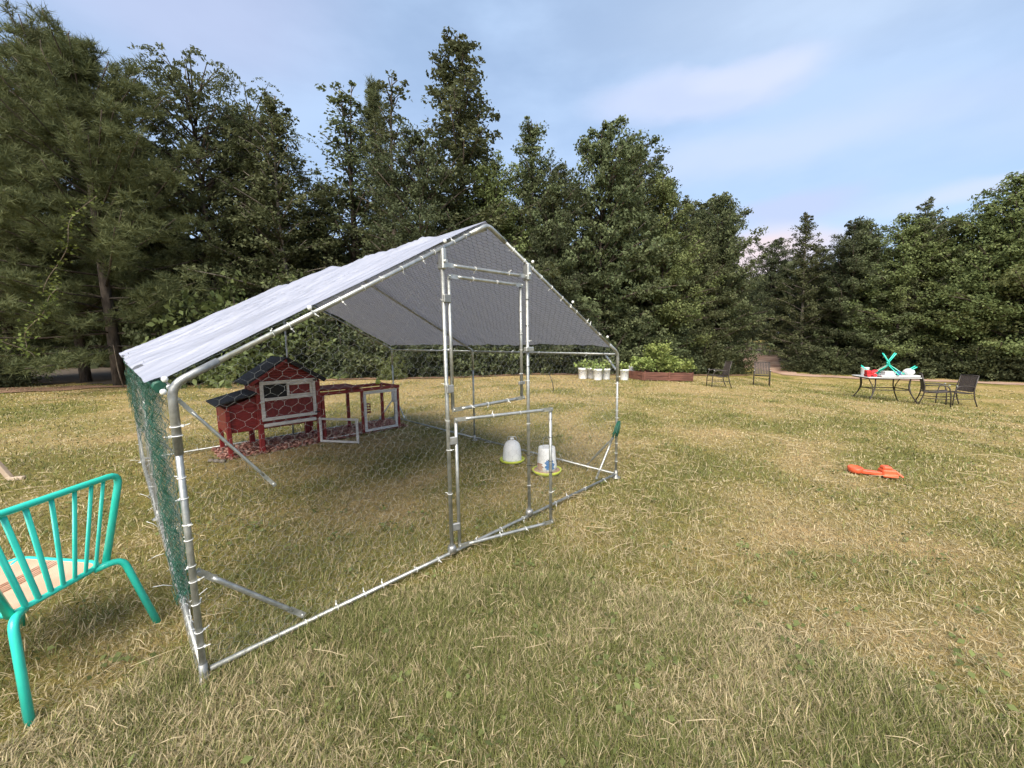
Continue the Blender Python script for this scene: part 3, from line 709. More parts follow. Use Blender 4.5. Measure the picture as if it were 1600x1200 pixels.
def gable(u, v): return (u > 0) & (u < WD) & (v > .03) & (v < HE+k*np.where(u <= HALF, u, WD-u)-.01)
add_wire(*hexwire(WD, HR, (1, 0, 0), (0, 0, 1), lambda u, v: gable(u, v) & ((u < JL) | (u > JR) | (v > 1.67)), (0, -.017, 0), seed=1), run)
add_wire(*hexwire(WD, HR, (1, 0, 0), (0, 0, 1), gable, (0, LN+.017, 0), seed=2), run)
add_wire(*hexwire(LN, HE, (0, 1, 0), (0, 0, 1), lambda u, v: (u > 0) & (u < LN) & (v > .03) & (v < HE), (-.018, 0, 0), seed=3), run)
add_wire(*hexwire(LN, HE, (0, 1, 0), (0, 0, 1), lambda u, v: (u > 0) & (u < LN) & (v > .03) & (v < HE), (WD+.018, 0, 0), seed=4), run)
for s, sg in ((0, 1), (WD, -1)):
    add_wire(*hexwire(LN, nl, (0, 1, 0), (sg*ux, 0, uz), lambda u, v: (u > -.01) & (u < LN) & (v > 0.02) & (v < nl), (s-sg*uz*.019, -.005, HE+ux*.019), r=.00085, seed=5+int(s)), run, 'wire_backlit')
add_wire(*hexwire(upw, 1.7, (1, 0, 0), (0, 0, 1), lambda u, v: (u > 0) & (u < upw) & (v > .878) & (v < 1.615), (0, -.016, 0), seed=8), up_door)
add_wire(*hexwire(low, 1, (1, 0, 0), (0, 0, 1), lambda u, v: (u > 0) & (u < low) & (v > .065) & (v < .82), (0, -.016, 0), seed=9), lo_door)
# tarp roof
def tarp_side(sg, seed):
    s0 = 0 if sg > 0 else WD; nu, nv = 60, 260
    U = np.linspace(0, 1, nu); Vv = np.linspace(0, 1, nv); uu, vv = np.meshgrid(U, Vv, indexing='ij')
    if sg > 0:
        lo = -.035-.03*fbm(vv*9, vv*0+3, 1, 3)+.05*sm((fbm(vv*13+5, vv*0, 2, 2)-.55)/.2)
        t0 = .008+.022*(1-uu)**2+.014*fbm(uu*6, uu*0+2, 3, 2)
    else:
        lo = .03+.16*fbm(vv*6+2, vv*0+8, 4, 3)*np.abs(np.sin(vv*math.pi*2))**.6+.03*fbm(vv*22, vv*0+1, 2, 2); t0 = .02+.012*fbm(uu*6, uu*0+2, 3, 2)
    t1 = LN-.01
    d = lo+(nl+.012-lo)*uu; t = t0+(t1-t0)*vv
    bay = np.abs(np.sin(t/LN*2*math.pi))
    fold = np.abs(fbm(t*5.2+1.1*d+seed, d*.55+seed, 1, 3)-.5)*2; fold = np.clip(fold*2.2, 0, 1); fold2 = fbm(t*14+2.4*d, d*1.1, 5, 3)
    fl = 1-sm((d-(nl-.12))/.12)
    amp = .055 if sg > 0 else .026
    hgt = .026+(amp*(1-fold)*.9+.014*fold2-.018)*fl-.026*bay*np.sin(np.clip(d/nl, 0, 1)*math.pi)
    sag = sm((.22-d)/.22)*.02*(1 if sg > 0 else -.6)
    hgt = np.maximum(hgt+sag*.4, .0225+.004*fold2 if False else hgt*0+.023)+.012*fold2*fl+.016*fl*(np.exp(-((t-LN/2)/.035)**2))
    hgt = .0235+(hgt-.0235)*(.12+.88*sm((t-.02)/.4))
    x = s0+sg*(ux*d)-sg*uz*hgt; z = HE+uz*d+ux*hgt
    V = np.stack([x, t, z], -1).reshape(-1, 3); I = np.arange(nu*nv).reshape(nu, nv)
    F = np.stack([I[:-1, :-1], I[1:, :-1], I[1:, 1:], I[:-1, 1:]], -1).reshape(-1, 4)
    if sg < 0: F = F[:, ::-1]
    return link('roof_tarp', npmesh('roof_tarp', V, F, MAT['tarp'], None, True), run)
tag(tarp_side(1, 2.0), 'wrinkled silver tarp of the near roof slope with ragged eave edge'); tag(tarp_side(-1, 7.0), 'silver tarp of the far roof slope, its hem sagging above the eave')
# zip ties: one mesh for all
def tie_mesh():
    mb = MB(); mb.tube([(math.cos(a)*.0130, math.sin(a)*.0130, 0) for a in np.linspace(0, 2*math.pi, 13)[:-1]], .0016, 5, False, True)
    mb.box((.016, 0, 0), (.007, .006, .006)); mb.bar((.018, 0, 0), (.032, .006, .004), .003, .002); return mb.mesh('zip_tie', MAT['tie'])
TM = tie_mesh(); TMB = TM.copy(); TMB.materials.clear(); TMB.materials.append(MAT['tie_black'])
def tie_tail():
    mb = MB(); mb.tube([(math.cos(a)*.0122, math.sin(a)*.0122, 0) for a in np.linspace(0, 2*math.pi, 11)[:-1]], .0016, 5, False, True)
    mb.tube([(.024, 0, 0), (.06, .01, .012), (.10, .012, .01)], .0018, 4); return mb.mesh('zip_tie', MAT['tie'])
TT = tie_tail()
zr = random.Random(9)
def ties(a, b, n, tail=False, parent=None, black=0.0, sc=1.0):
    a = Vector(a); b = Vector(b); d = (b-a).normalized(); q = d.to_track_quat('Z', 'Y')
    for i in range(n):
        t = (i+.5+zr.uniform(-.3, .3))/n; p = a.lerp(b, t)
        e = (q.to_matrix() @ Matrix.Rotation(zr.uniform(0, 6.28), 3, 'Z') @ Matrix.Rotation(zr.uniform(-.12, .12), 3, 'X')).to_euler()
        link('zip_tie', TT if tail else (TMB if zr.random() < black else TM), parent or run, p, e, (sc, sc, sc))
ties((0, 0, .10), (0, 0, .85), 9); ties((0, 0, .90), (0, 0, 1.04), 2, sc=1.25)
ties((WD, 0, .1), (WD, 0, 1.0), 9); ties((WD, LN/2, .1), (WD, LN/2, 1.0), 6); ties((WD, LN, .1), (WD, LN, 1.0), 5)
ties((0, LN/2, .1), (0, LN/2, 1.05), 10); ties((0, LN, .1), (0, LN, 1.05), 5)
ties((0, .15, .035), (0, LN/2, .035), 22, True); ties((0, LN/2, .035), (0, LN, .035), 14, True)
ties((.3, 0, .035), (1.1, 0, .035), 6); ties((1.25, 0, .035), (2.9, 0, .035), 7)
ties((WD, .2, .035), (WD, LN, .035), 12, True); ties((.2, LN, .035), (WD, LN, .035), 8)
ties((WD, .2, HE-.012), (WD, LN-.2, HE-.012), 9)
for s0, sg in ((0, 1), (WD, -1)): ties((s0+sg*ux*.3, 0, HE+uz*.3), (s0+sg*ux*(nl-.15), 0, HE+uz*(nl-.15)), 11)
ties((WD-ux*.3, LN/2, HE+uz*.3), (WD-ux*(nl-.2), LN/2, HE+uz*(nl-.2)), 5)
ties((JL, 0, .3), (JL, 0, 1.6), 6, black=.4); ties((JR, 0, .15), (JR, 0, 1.6), 10, black=.4)
ties((JL+.1, -.005, 1.675), (JR-.1, -.005, 1.675), 2, sc=.92)
ties((low, 0, .12), (low, 0, .78), 6, parent=lo_door, black=.4, sc=.85); ties((.1, -.012, .065), (low-.1, -.012, .065), 2, parent=lo_door, sc=.9); ties((.1, -.012, .82), (low-.1, -.012, .82), 2, parent=lo_door, sc=.9)
ties((upw, 0, .95), (upw, 0, 1.55), 4, parent=up_door, sc=.85); ties((.1, -.012, .878), (upw-.1, -.012, .878), 3, parent=up_door, sc=.9); ties((.1, -.012, 1.615), (upw-.1, -.012, 1.615), 2, parent=up_door, sc=.9)
# ball bungees holding the tarp
def bungee():
    mb = MB(); mb.lathe([(.003, -.010), (.008, -.007), (.010, 0), (.008, .007), (.003, .010)], 10); return mb.mesh('bungee_ball', MAT['tie'])
BB = bungee()
for s0, sg, ds in ((0, 1, (.0, .55, 1.35)), (WD, -1, (.25, .8, 1.3))):
    for d in ds: link('bungee_ball', BB, run, (s0+sg*ux*d-sg*uz*.035, -.02, HE+uz*d+ux*.026))
for t in (.35, .9, 1.5): link('bungee_ball', BB, run, (-.03, t, HE+.015))
link('bungee_ball', BB, run, (-.024, -.022, HE-.02))
for t in (.28, .62, 1.1, 1.75, 2.6, 3.3):
    MB().tube(round_path([(-.024, t, HE-.04), (-.03, t, HE+.012), (.02, t+.02, HE+.04), (.085, t+.03, HE+.075)], .03), .0065, 6).build('tie_loop', MAT['tie'], run)

# green net hanging on the side of the run
def green_net():
    t = thing('green_netting', 'bunched green plastic netting hanging on the side of the wire run', 'netting', run_world(-.03, 0, 0), YAW)
    rs = np.random.default_rng(3); mb = MB(); mb2 = MB(); mb3 = MB()
    def band(m, top, bot, n, amp, zig):
        for i in range(n):
            f = (i+rs.random()*.7)/n; pts = []
            ph = rs.random()*6.28; ph2 = rs.random()*6.28
            for j in range(zig):
                q = j/(zig-1)
                a = np.array(top[0])+(np.array(top[1])-np.array(top[0]))*f; b = np.array(bot[0])+(np.array(bot[1])-np.array(bot[0]))*f
                p = a+(b-a)*q
                w = amp*(1-.35*q)
                pts.append((p[0]+.022*math.sin(ph+j*1.3)+rs.normal()*.004, p[1]+w*math.sin(ph2+j*1.7)+rs.normal()*.012*w/.06, p[2]+rs.normal()*.012))
            m.tube(pts, .0011, 3, False)
    band(mb, ((0, .30, HE-.03), (-.0, 1.25, HE-.03)), ((0.02, .06, .34), (.0, .15, .26)), 46, .03, 30)
    band(mb2, ((0, 1.7, HE-.0), (0, 3.9, HE-.0)), ((0, 1.75, .62), (-.01, 3.8, .70)), 60, .07, 14)
    band(mb3, ((.0, .25, HE+.02), (0, 3.9, HE+.02)), ((.03, .25, HE-.13), (.03, 3.9, HE-.13)), 90, .06, 7)
    for m in (mb, mb2, mb3): o = m.build('net_fold', MAT['net'], t); o['kind'] = 'stuff'
    MB().tube([(.006, .06, HE-.012), (.006, 1.95, HE-.012), (.006, 3.9, HE-.012)], .0215, 8).build('net_roll', MAT['net'], t)
green_net()
def strap():
    o = MB(); rs = np.random.default_rng(4)
    for i in range(16):
        a = rs.normal()*.012; o.tube([(a, 0, .0), (-.03+a, rs.normal()*.01, -.05), (-.065+a*2, rs.normal()*.014, -.11-.03*rs.random())], .004, 4)
    o.bar((-.008, 0, -.01), (-.062, 0, -.10), .026, .018, .004)
    w = run_world(WD-.01, -.03, .53)
    ob = o.build('green_net_scrap', MAT['net'], None, w, (0, 0, YAW)); tag(ob, 'scrap of green netting tied to the far front post of the run', 'netting')
strap()

# ------------------------------------------------------------------ red hutch (in run coordinates)
def hutch():
    S0, T0, T1 = .66, 3.38, 3.90
    w = run_world(S0, T0); h = thing('chicken_hutch', 'red wooden chicken hutch with black gabled roof and attached low run', 'hutch', w, YAW)
    D = T1-T0; b = .006
    def box(name, s0, s1, t0, t1, z0, z1, mat='red', p=None, bev=b):
        return MB().box(((s0+s1)/2-S0, (t0+t1)/2-T0, (z0+z1)/2), (s1-s0, t1-t0, z1-z0), None, bev).build(name, MAT[mat], p or h)
    # nest box
    nb = box('nest_box', .68, .985, T0+.03, T1-.04, .275, .55)
    m = MB(); m.add([(.02, .035, .55), (.335, .035, .55), (.335, D-.045, .55), (.02, D-.045, .55), (.02, .035, .555), (.335, .035, .665), (.335, D-.045, .665), (.02, D-.045, .555)], [(0, 3, 2, 1), (4, 5, 6, 7), (0, 1, 5, 4), (1, 2, 6, 5), (2, 3, 7, 6), (3, 0, 4, 7)]); m.build('gable_panel', MAT['red'], h)
    MB().bar((-.07, D/2, .600), (.325, D/2, .70), D+.05, .022, .004).build('nest_box_roof', MAT['felt'], h)
    for t in (T0, T1-.045): box('leg', .675, .72, t, t+.045, 0, .56)
    # main house
    m = MB(); s0, s1, pk = .985-S0, 1.665-S0, 1.31-S0
    pr = [(s0, .275), (s1, .275), (s1, .83), (pk, 1.055), (s0, .83)]
    vs = [(a, .022, z) for a, z in pr]+[(a, D-.022, z) for a, z in pr]
    m.add(vs, [(0, 1, 2, 3, 4), (9, 8, 7, 6, 5), (0, 5, 6, 1), (1, 6, 7, 2), (2, 7, 8, 3), (3, 8, 9, 4), (4, 9, 5, 0)])
    m.build('wall', MAT['red'], h)
    for s in (.975, 1.615):
        for t in (T0-.004, T1-.05): box('leg', s, s+.055, t, t+.054, 0, .80)
    for i in range(7):  # board seams of the gable: thin proud battens
        z = .84+.03*i; hw = .335*(1-(z-.83)/.225)
        if hw > .04: MB().box((pk, .015, z), (2*hw, .012, .024), None, .003).build('board', MAT['red'], h)
    nrm = math.atan2(.225, .34)
    for sg in (-1, 1):
        e = (pk+sg*.425, D/2, .80); a = (pk+sg*.002, D/2, 1.083)
        MB().bar(e, a, D+.10, .022, .004).build('roof', MAT['felt'], h)
        MB().bar((pk+sg*.41, -.045, .785), (pk, -.045, 1.058), .014, .035, .003).build('fascia', MAT['felt' if sg > 0 else 'red'], h)
    # door with window, white frame
    d = box('door', 1.02, 1.605, T0-.002, T0+.014, .375, .815, 'red_dark')
    def wbar(s0_, s1_, z0, z1): return box('frame_bar', s0_, s1_, T0-.018, T0-.003, z0, z1, 'white_wood', d if False else h, .003)
    wbar(1.015, 1.61, .785, .825); wbar(1.015, 1.61, .368, .405); wbar(1.015, 1.052, .406, .784); wbar(1.573, 1.61, .406, .784); wbar(1.053, 1.572, .598, .632)
    wbar(1.292, 1.318, .633, .784); wbar(1.545, 1.572, .633, .784); wbar(1.319, 1.544, .76, .784); wbar(1.319, 1.544, .633, .652)
    box('window', 1.053, 1.291, T0-.007, T0-.0025, .633, .784, 'black')
    box('tray_front', 1.03, 1.60, T0-.012, T0+.012, .295, .335, 'white_wood')
    for z in (.80, .40): box('hinge', 1.585, 1.64, T0-.026, T0-.019, z-.008, z+.008, 'black')
    box('handle', 1.0, 1.05, T0-.035, T0-.019, .58, .60, 'white_wood')
    # low run
    top = .60
    for s in (1.675, 2.19, 2.715):
        for t in (T0-.002, T1-.045): box('run_post', s, s+.04, t, t+.04, 0, top)
    for t in (T0-.002, T1-.045): box('run_rail', 1.666, 2.765, t-.004, t+.044, top-.012, top+.03); box('run_rail', 1.72, 2.71, t+.006, t+.034, .0, .035, 'white_wood')
    for s in (2.18, 2.725): box('run_rail', s, s+.04, T0+.04, T1-.045, top-.008, top+.026)
    MB().bar((1.02, D/2, top+.055), (1.55, D/2, top+.052), D+.03, .02, .003).build('run_roof', MAT['red_dark'], h)
    for (a, b_, z0, z1) in ((2.215, 2.705, .545, .585), (2.215, 2.705, .03, .062)): box('frame_bar', a, b_, T0-.02, T0-.003, z0, z1, 'white_wood', None, .003)
    for (a, b_) in ((2.215, 2.25), (2.67, 2.705)): box('frame_bar', a, b_, T0-.02, T0-.003, .063, .544, 'white_wood', None, .003)
    # small open door lying against the run
    dd = link('run_door', MB().box((0, 0, .17), (.028, .02, .31), None, .003).mesh('run_door', MAT['white_wood']), h, (1.63-S0, -.045, 0), (0, 0, R(-56)))
    for a in (dd,):
        MB().box((.50, 0, .17), (.028, .02, .31), None, .003).build('frame_bar', MAT['white_wood'], a)
        for z in (.03, .311): MB().box((.25, .001, z), (.472, .018, .026), None, .003).build('frame_bar', MAT['white_wood'], a)
    V, F = hexwire(1.05, top, (1, 0, 0), (0, 0, 1), lambda u, v: (u > 0) & (u < 1.05) & (v > .03) & (v < top), (1.69-S0, D-.01, 0), .0006, .03, seed=21); o = add_wire(V, F, h)
    MB().lathe([(.02, 0), (.045, .01), (.05, .05), (.05, .16), (.02, .185), (.01, .2)], 12, (2.82-S0, .25, .34)).build('bottle', MAT['white_plastic'], h)
    for z in (.24, .28, .32, .36): MB().box((2.40-S0, .3, z), (.11, .012, .025), None, .002).build('hanging_ladder_rung', MAT['red_dark'], h)
    for s in (2.35, 2.45): MB().tube([(s-S0, .3, .22), (s-S0, .3, top)], .003, 5).build('ladder_string', MAT['twig'], h)
    w2 = run_world(2.62, 3.75, top+.027)
    m = MB(); m.lathe([(.03, 0), (.035, .03), (.03, .05), (.018, .06)], 12); m.box((.035, 0, .035), (.03, .02, .015), None, .004)
    tag(m.build('toy_cup', MAT['lime'], None, w2), 'small yellow cup sitting on the corner of the hutch run', 'cup')
hutch()
def shavings():
    rs = np.random.default_rng(8); n = 9000; s = rs.uniform(.60, 2.85, n); t = 3.33+.62*rs.random(n)
    edge = .10*fbm(s*3, s*0, 2, 3); ok = (t > 3.30+edge*.8) & (t < 3.95); s = s[ok]; t = t[ok]; n = len(s)
    P = np.stack([OX+s*math.cos(YAW)-t*math.sin(YAW), OY+s*math.sin(YAW)+t*math.cos(YAW), .012+.035*rs.random(n)*sm((t-3.3)/.15)], 1)
    V, F = leaves(P, .035, .6, rs, .6, .6)
    c1 = np.array([.40, .19, .15]); c2 = np.array([.66, .42, .33]); c3 = np.array([.24, .09, .07]); f = rs.random((n, 1)); col = np.where(f < .5, c1+(c2-c1)*f*2, c3+(c1-c3)*(f-.5)*2)
    col4 = np.concatenate([col, np.ones((n, 1))], 1)
    o = link('wood_shavings', npmesh('wood_shavings', V, F, MAT['chips'], {'col': ('FACE', 'FLOAT_COLOR', col4)}))
    tag(o, 'reddish wood shavings strewn under the red hutch', 'shavings', None, 'stuff')
shavings()
def pebble_things():
    for i, (s, t) in enumerate(((.56, 3.36), (.60, 3.30), (.52, 3.42))):
        w = run_world(s, t, .0); rs = random.Random(i)
        m = MB(); m.lathe([(.02, 0), (.035, .008), (.038, .02), (.025, .034), (.008, .038)], 9); o = m.build('stone', MAT['bark_pale'], None, w); o.scale = (1, .75, 1)
        tag(o, 'small grey stone beside the nest box leg of the hutch', 'stone', 'stones by the nest box')
pebble_things()

# ------------------------------------------------------------------ drinker and feeder
def drinker():
    t = thing('poultry_drinker', 'white bell shaped poultry drinker in a lime green tray', 'drinker', run_world(2.69, 1.02, .0))
    t.scale = (.93,)*3
    MB().lathe([(.06, .0), (.10, .004), (.132, .02), (.14, .042), (.134, .046), (.125, .026), (.09, .016), (.05, .016)], 26).build('tray', MAT['lime'], t)
    MB().lathe([(.105, .018), (.105, .05), (.10, .12), (.094, .17), (.082, .21), (.058, .238), (.03, .252), (.012, .256)], 26).build('bell', MAT['white_plastic'], t)
    MB().lathe([(.022, .254), (.024, .272), (.016, .28)], 14).build('knob', MAT['white_plastic'], t)
    MB().tube(round_path([(-.05, 0, .235), (-.05, 0, .29), (.05, 0, .29), (.05, 0, .235)], .03), .004, 6).build('handle', MAT['steel'], t)
drinker()
def feeder():
    t = thing('poultry_feeder', 'white hanging poultry feeder with blue print and feed in its round tray', 'feeder', run_world(2.66, .53, .0), R(-60))
    t.scale = (.93,)*3
    MB().lathe([(.07, .0), (.115, .004), (.145, .03), (.15, .05), (.143, .052), (.12, .03), (.06, .022)], 26).build('tray', MAT['lime'], t)
    MB().lathe([(.09, .028), (.139, .040), (.136, .043), (.09, .05)], 22).build('feed', MAT['dirt'], t)
    MB().lathe([(.102, .045), (.098, .10), (.09, .2), (.083, .275), (.08, .28), (.07, .272)], 26).build('hopper', MAT['white_plastic'], t)
    # blue print on the hopper and reddish feed line: thin curved patches
    def patch_(a0, a1, z0, z1, mat, name, dr=.0015):
        V = []; F = []; n = 12
        for j in range(9):
            z = z0+(z1-z0)*j/8; r = np.interp(z, [.045, .10, .2, .28], [.102, .098, .09, .08])+dr
            wob = .12*math.sin(j*1.9)+.07*math.sin(j*3.1)
            for i in range(n+1):
                a = a0+wob*(1 if a0 else 0)+(a1-a0)*(i/n)*(1-.45*abs(j/8-.45)); V.append((r*math.cos(a), r*math.sin(a), z))
        for j in range(8):
            for i in range(n): q = j*(n+1)+i; F.append((q, q+1, q+n+2, q+n+1))
        MB().add(V, F, True).build(name, MAT[mat], t)
    patch_(-.75, .25, .07, .165, 'blue_plastic', 'printed_label'); patch_(-1.9, -.95, .06, .13, 'dirt', 'feed_window')
    MB().tube(round_path([(-.07, 0, .27), (-.05, 0, .36), (.0, 0, .39), (.05, 0, .36), (.07, 0, .27)], .04), .003, 6).build('handle', MAT['steel'], t)
feeder()

# ------------------------------------------------------------------ turquoise chairs
def make_chair(label, loc, rot, group=None):
    t = thing('garden_chair', label, 'chair', loc, 0, group, rot); r = .0135
    zs = .345
    # seat ring, front at +y
    ring = round_path([(-.16, -.22, zs), (.16, -.22, zs), (.215, .22, zs), (-.215, .22, zs), (-.16, -.22, zs)], .07)
    MB().tube(ring[:-1], r*.85, 8, True, True).build('seat_frame', MAT['turq'], t)
    nx, ny = 15, 18; V = []; F = []
    for j in range(ny):
        v = j/(ny-1); y = -.213+.426*v; hw = .155+.055*v
        rc = min(1, min(v, 1-v)/.12); hw -= .03*(1-math.sqrt(max(0, 1-(1-rc)**2)))
        for i in range(nx):
            u = i/(nx-1)*2-1; V.append((u*hw, y, zs+.006-.010*(1-u*u)*(1-(2*v-1)**2)))
    n = len(V); V += [(a, b, c-.012) for a, b, c in V]
    for j in range(ny-1):
        for i in range(nx-1):
            q = j*nx+i; F += [(q, q+1, q+nx+1, q+nx), (n+q, n+q+nx, n+q+nx+1, n+q+1)]
    per = [i for i in range(nx)]+[j*nx+nx-1 for j in range(1, ny)]+[(ny-1)*nx+i for i in range(nx-2, -1, -1)]+[j*nx for j in range(ny-2, 0, -1)]
    for a, b in zip(per, per[1:]+per[:1]): F.append((a, a+n, b+n, b))
    MB().add(V, F, False).build('seat', MAT['seat'], t)
    # cords across the seat
    for q in range(5):
        y = -.02+.028*q*.55; hw = .155+.055*((y+.213)/.426)
        MB().tube([(-hw, y, zs+.004), (-hw*.4, y, zs-.0005), (hw*.4, y, zs-.0005), (hw, y, zs+.004)], .0035, 5).build('seat_cord', MAT['seat'], t)
    for sx in (-1, 1):
        MB().tube(round_path([(sx*.12, -.215, zs-.008), (sx*.195, -.265, zs+.004), (sx*.245, -.335, 0)], .055), r, 10).build('leg', MAT['turq'], t)
        MB().tube(round_path([(sx*.15, .17, zs-.008), (sx*.205, .20, zs-.004), (sx*.225, .27, 0)], .05), r, 10).build('leg', MAT['turq'], t)
    tops = .715; lean = -.0
    top = round_path([(-.165, -.222, zs-.003), (-.268, -.228, tops), (.268, -.228, tops), (.165, -.222, zs-.003)], .055)
    MB().tube(top, r, 10).build('back_frame', MAT['turq'], t)
    for q in range(-3, 4):
        x0 = q*.040; x1 = math.copysign((0, .082, .147, .196)[abs(q)], q) if q else 0
        pts = round_path([(x0*.97, -.185, zs-.012), (x0, -.224, zs-.005), (x1, -.228, tops-.006)], .03)
        MB().tube(pts, .0095, 8, True, False, .55).build('back_slat', MAT['turq'], t)
    return t
ch = make_chair('turquoise metal garden chair with fan back and peach woven seat standing on the lawn', (-1.985, 1.447, 0), (0, 0, R(90)))
ch.scale = (1, 1, .985); ch.location.y += .012

# ------------------------------------------------------------------ wooden leg on the left
def wooden_leg():
    t = thing('wooden_stand', 'slanting tan wooden leg with short foot board on the lawn', 'wooden stand', (-4.80, 3.69, 0), R(12))
    MB().bar((0, 0, .015), (-.62, .1, 1.0), .04, .045, .006).build('leg', MAT['tan_wood'], t)
    MB().box((.055, -.01, .016), (.12, .045, .03), None, .005).build('foot', MAT['tan_wood'], t)
    MB().bar((-.62, .10, 1.0), (-1.24, .1, .015), .04, .045, .006).build('leg', MAT['tan_wood'], t)
    MB().box((-1.29, .1, .022), (.20, .06, .04), None, .005).build('foot', MAT['tan_wood'], t)
    MB().bar((-.25, .01, .42), (-.99, .16, .42), .03, .06, .004).build('crossbar', MAT['tan_wood'], t)
wooden_leg()

# ------------------------------------------------------------------ patio furniture
def patio_chair(label, x, y, rz, group, sc=1.0):
    t = thing('patio_chair', label, 'chair', (x, y, hz(x, y)), rz, group); t.scale = (sc, sc, sc); r = .0155
    for sx in (-1, 1):
        X = sx*.27
        MB().tube(round_path([(X, .30, 0), (X, .29, .34), (X, .235, .60), (X, -.02, .625), (X, -.235, .585)], .1), r, 8).build('front_leg', MAT['brown_metal'], t)
        MB().tube(round_path([(X, -.36, 0), (X, -.26, .28), (X, -.235, .52), (X*.96, -.33, .92)], .16), r, 8).build('rear_leg', MAT['brown_metal'], t)
        MB().tube([(X*.98, .265, .43), (X*.98, -.235, .39)], r*.8, 8).build('seat_rail', MAT['brown_metal'], t)
        MB().tube([(X*.99, .28, .22), (X*.99, -.26, .23)], r*.7, 7).build('side_stretcher', MAT['brown_metal'], t)
        m = MB(); m.lathe([(.012, -.012), (.026, -.004), (.026, .012), (.01, .02)], 10, (X, .235, .618)); m.build('arm_cap', MAT['steel'], t)
    for yz in ((.265, .43), (-.235, .39)): MB().tube([(-.265, yz[0], yz[1]), (.265, yz[0], yz[1])], r*.8, 8).build('cross_bar', MAT['brown_metal'], t)
    MB().tube([(-.262, -.33, .92), (.262, -.33, .92)], r*.9, 8).build('top_rail', MAT['brown_metal'], t)
    n = 8; V = []; F = []
    for j in range(n+1):
        v = j/n; y_ = .262-.495*v; z = .435-.045*v-.025*math.sin(v*math.pi)
        V += [(-.25, y_, z), (.25, y_, z), (.25, y_, z-.008), (-.25, y_, z-.008)]
    for j in range(n):
        for q in range(4): F.append((j*4+q, j*4+(q+1) % 4, j*4+4+(q+1) % 4, j*4+4+q))
    F += [(0, 3, 2, 1), (n*4, n*4+1, n*4+2, n*4+3)]
    MB().add(V, F, True).build('seat', MAT['sling'], t)
    for q in range(9):
        X = -.22+.055*q; MB().bar((X, -.237, .43), (X, -.328, .905), .044, .010, 0, (0, 1, 0)).build('back_slat', MAT['sling'], t)
    return t
G4 = 'brown patio chairs on the lawn'
patio_chair('brown patio chair seen side on beside the raised bed', 6.5, 12.5, R(82), G4, .88)
patio_chair('brown patio chair facing the run with pale arm caps, in front of the track mouth', 9.0, 14.3, R(150), G4, .9)
patio_chair('brown patio chair beside the table, its back turned to the table', 12.25, 11.45, R(-128), G4)
patio_chair('brown patio chair facing the table, farther from it than the other', 13.55, 12.05, R(84), G4)
def patio_table():
    x, y = 11.27, 11.98; z0 = hz(x, y)
    t = thing('patio_table', 'oblong patio table with pale top and curved brown legs, chairs piled on it', 'table', (x, y, z0), R(-14)); t.scale = (.86, 1, 1)
    MB().box((0, 0, .712), (1.5, .92, .022), None, .008).build('table_top', MAT['white_plastic'], t)
    MB().tube([(-.72, -.43, .69), (.72, -.43, .69), (.72, .43, .69), (-.72, .43, .69)], .018, 8, True, True).build('apron', MAT['brown_metal'], t)
    for sx in (-1, 1):
        for sy in (-1, 1):
            MB().tube(round_path([(sx*.50, sy*.36, .69), (sx*.47, sy*.33, .42), (sx*.56, sy*.37, .2), (sx*.72, sy*.44, -.06)], .25), .019, 8).build('leg', MAT['brown_metal'], t)
            MB().tube(round_path([(sx*.62, sy*.2, .69), (sx*.52, sy*.31, .42), (sx*.56, sy*.36, .22)], .25), .013, 7).build('leg_scroll', MAT['brown_metal'], t)
        MB().tube([(sx*.49, -.34, .36), (sx*.49, .34, .36)], .013, 7).build('stretcher', MAT['brown_metal'], t)
    for sy in (-1, 1): MB().tube([(-.49, sy*.335, .34), (.49, sy*.335, .34)], .013, 7).build('stretcher', MAT['brown_metal'], t)
    return x, y, z0+.723, R(-14)
tx, ty, tz, trz = patio_table()
def on_table(u, v, dz=0):
    u *= .86; return Vector((tx+u*math.cos(trz)-v*math.sin(trz), ty+u*math.sin(trz)+v*math.cos(trz), tz+dz))
m = MB(); m.box((0, 0, .032), (.94, .84, .02), None, .006)
for a, b, c, d in ((0, -.41, .94, .02), (0, .41, .94, .02), (-.46, 0, .02, .80), (.46, 0, .02, .80)): m.box((a, b, .052), (c, d, .022), None, .004)
m.box((0, 0, .014), (.6, .3, .028), None, .006)
tag(m.build('plastic_tray', MAT['white_plastic'], None, on_table(.18, 0), (0, 0, trz)), 'shallow white plastic tray on the patio table under the upturned chairs', 'tray')
m = MB(); m.lathe([(.08, 0), (.09, .01), (.105, .22), (.11, .235), (.10, .235)], 16); m.lathe([(.112, .236), (.112, .25), (.09, .256)], 16)
tag(m.build('plastic_tub', MAT['white_plastic'], None, on_table(-.49, .2), (0, 0, 0)), 'tall white plastic tub on the patio table beside the red toy', 'tub')
m = MB(); m.box((0, 0, .06), (.26, .2, .12), None, .01); m.box((0, 0, .128), (.28, .22, .014), None, .004)
tag(m.build('plastic_box', MAT['white_plastic'], None, on_table(-.10, -.28, .042), (0, 0, trz)), 'small lidded white box on the patio table behind the blue cup', 'box')
m = MB(); m.lathe([(.04, 0), (.05, .01), (.058, .12), (.06, .13), (.05, .13)], 14)
tag(m.build('blue_cup', MAT['blue_plastic'], None, on_table(.15, -.34, .042), (0, 0, 0)), 'blue plastic cup at the edge of the patio table', 'cup')
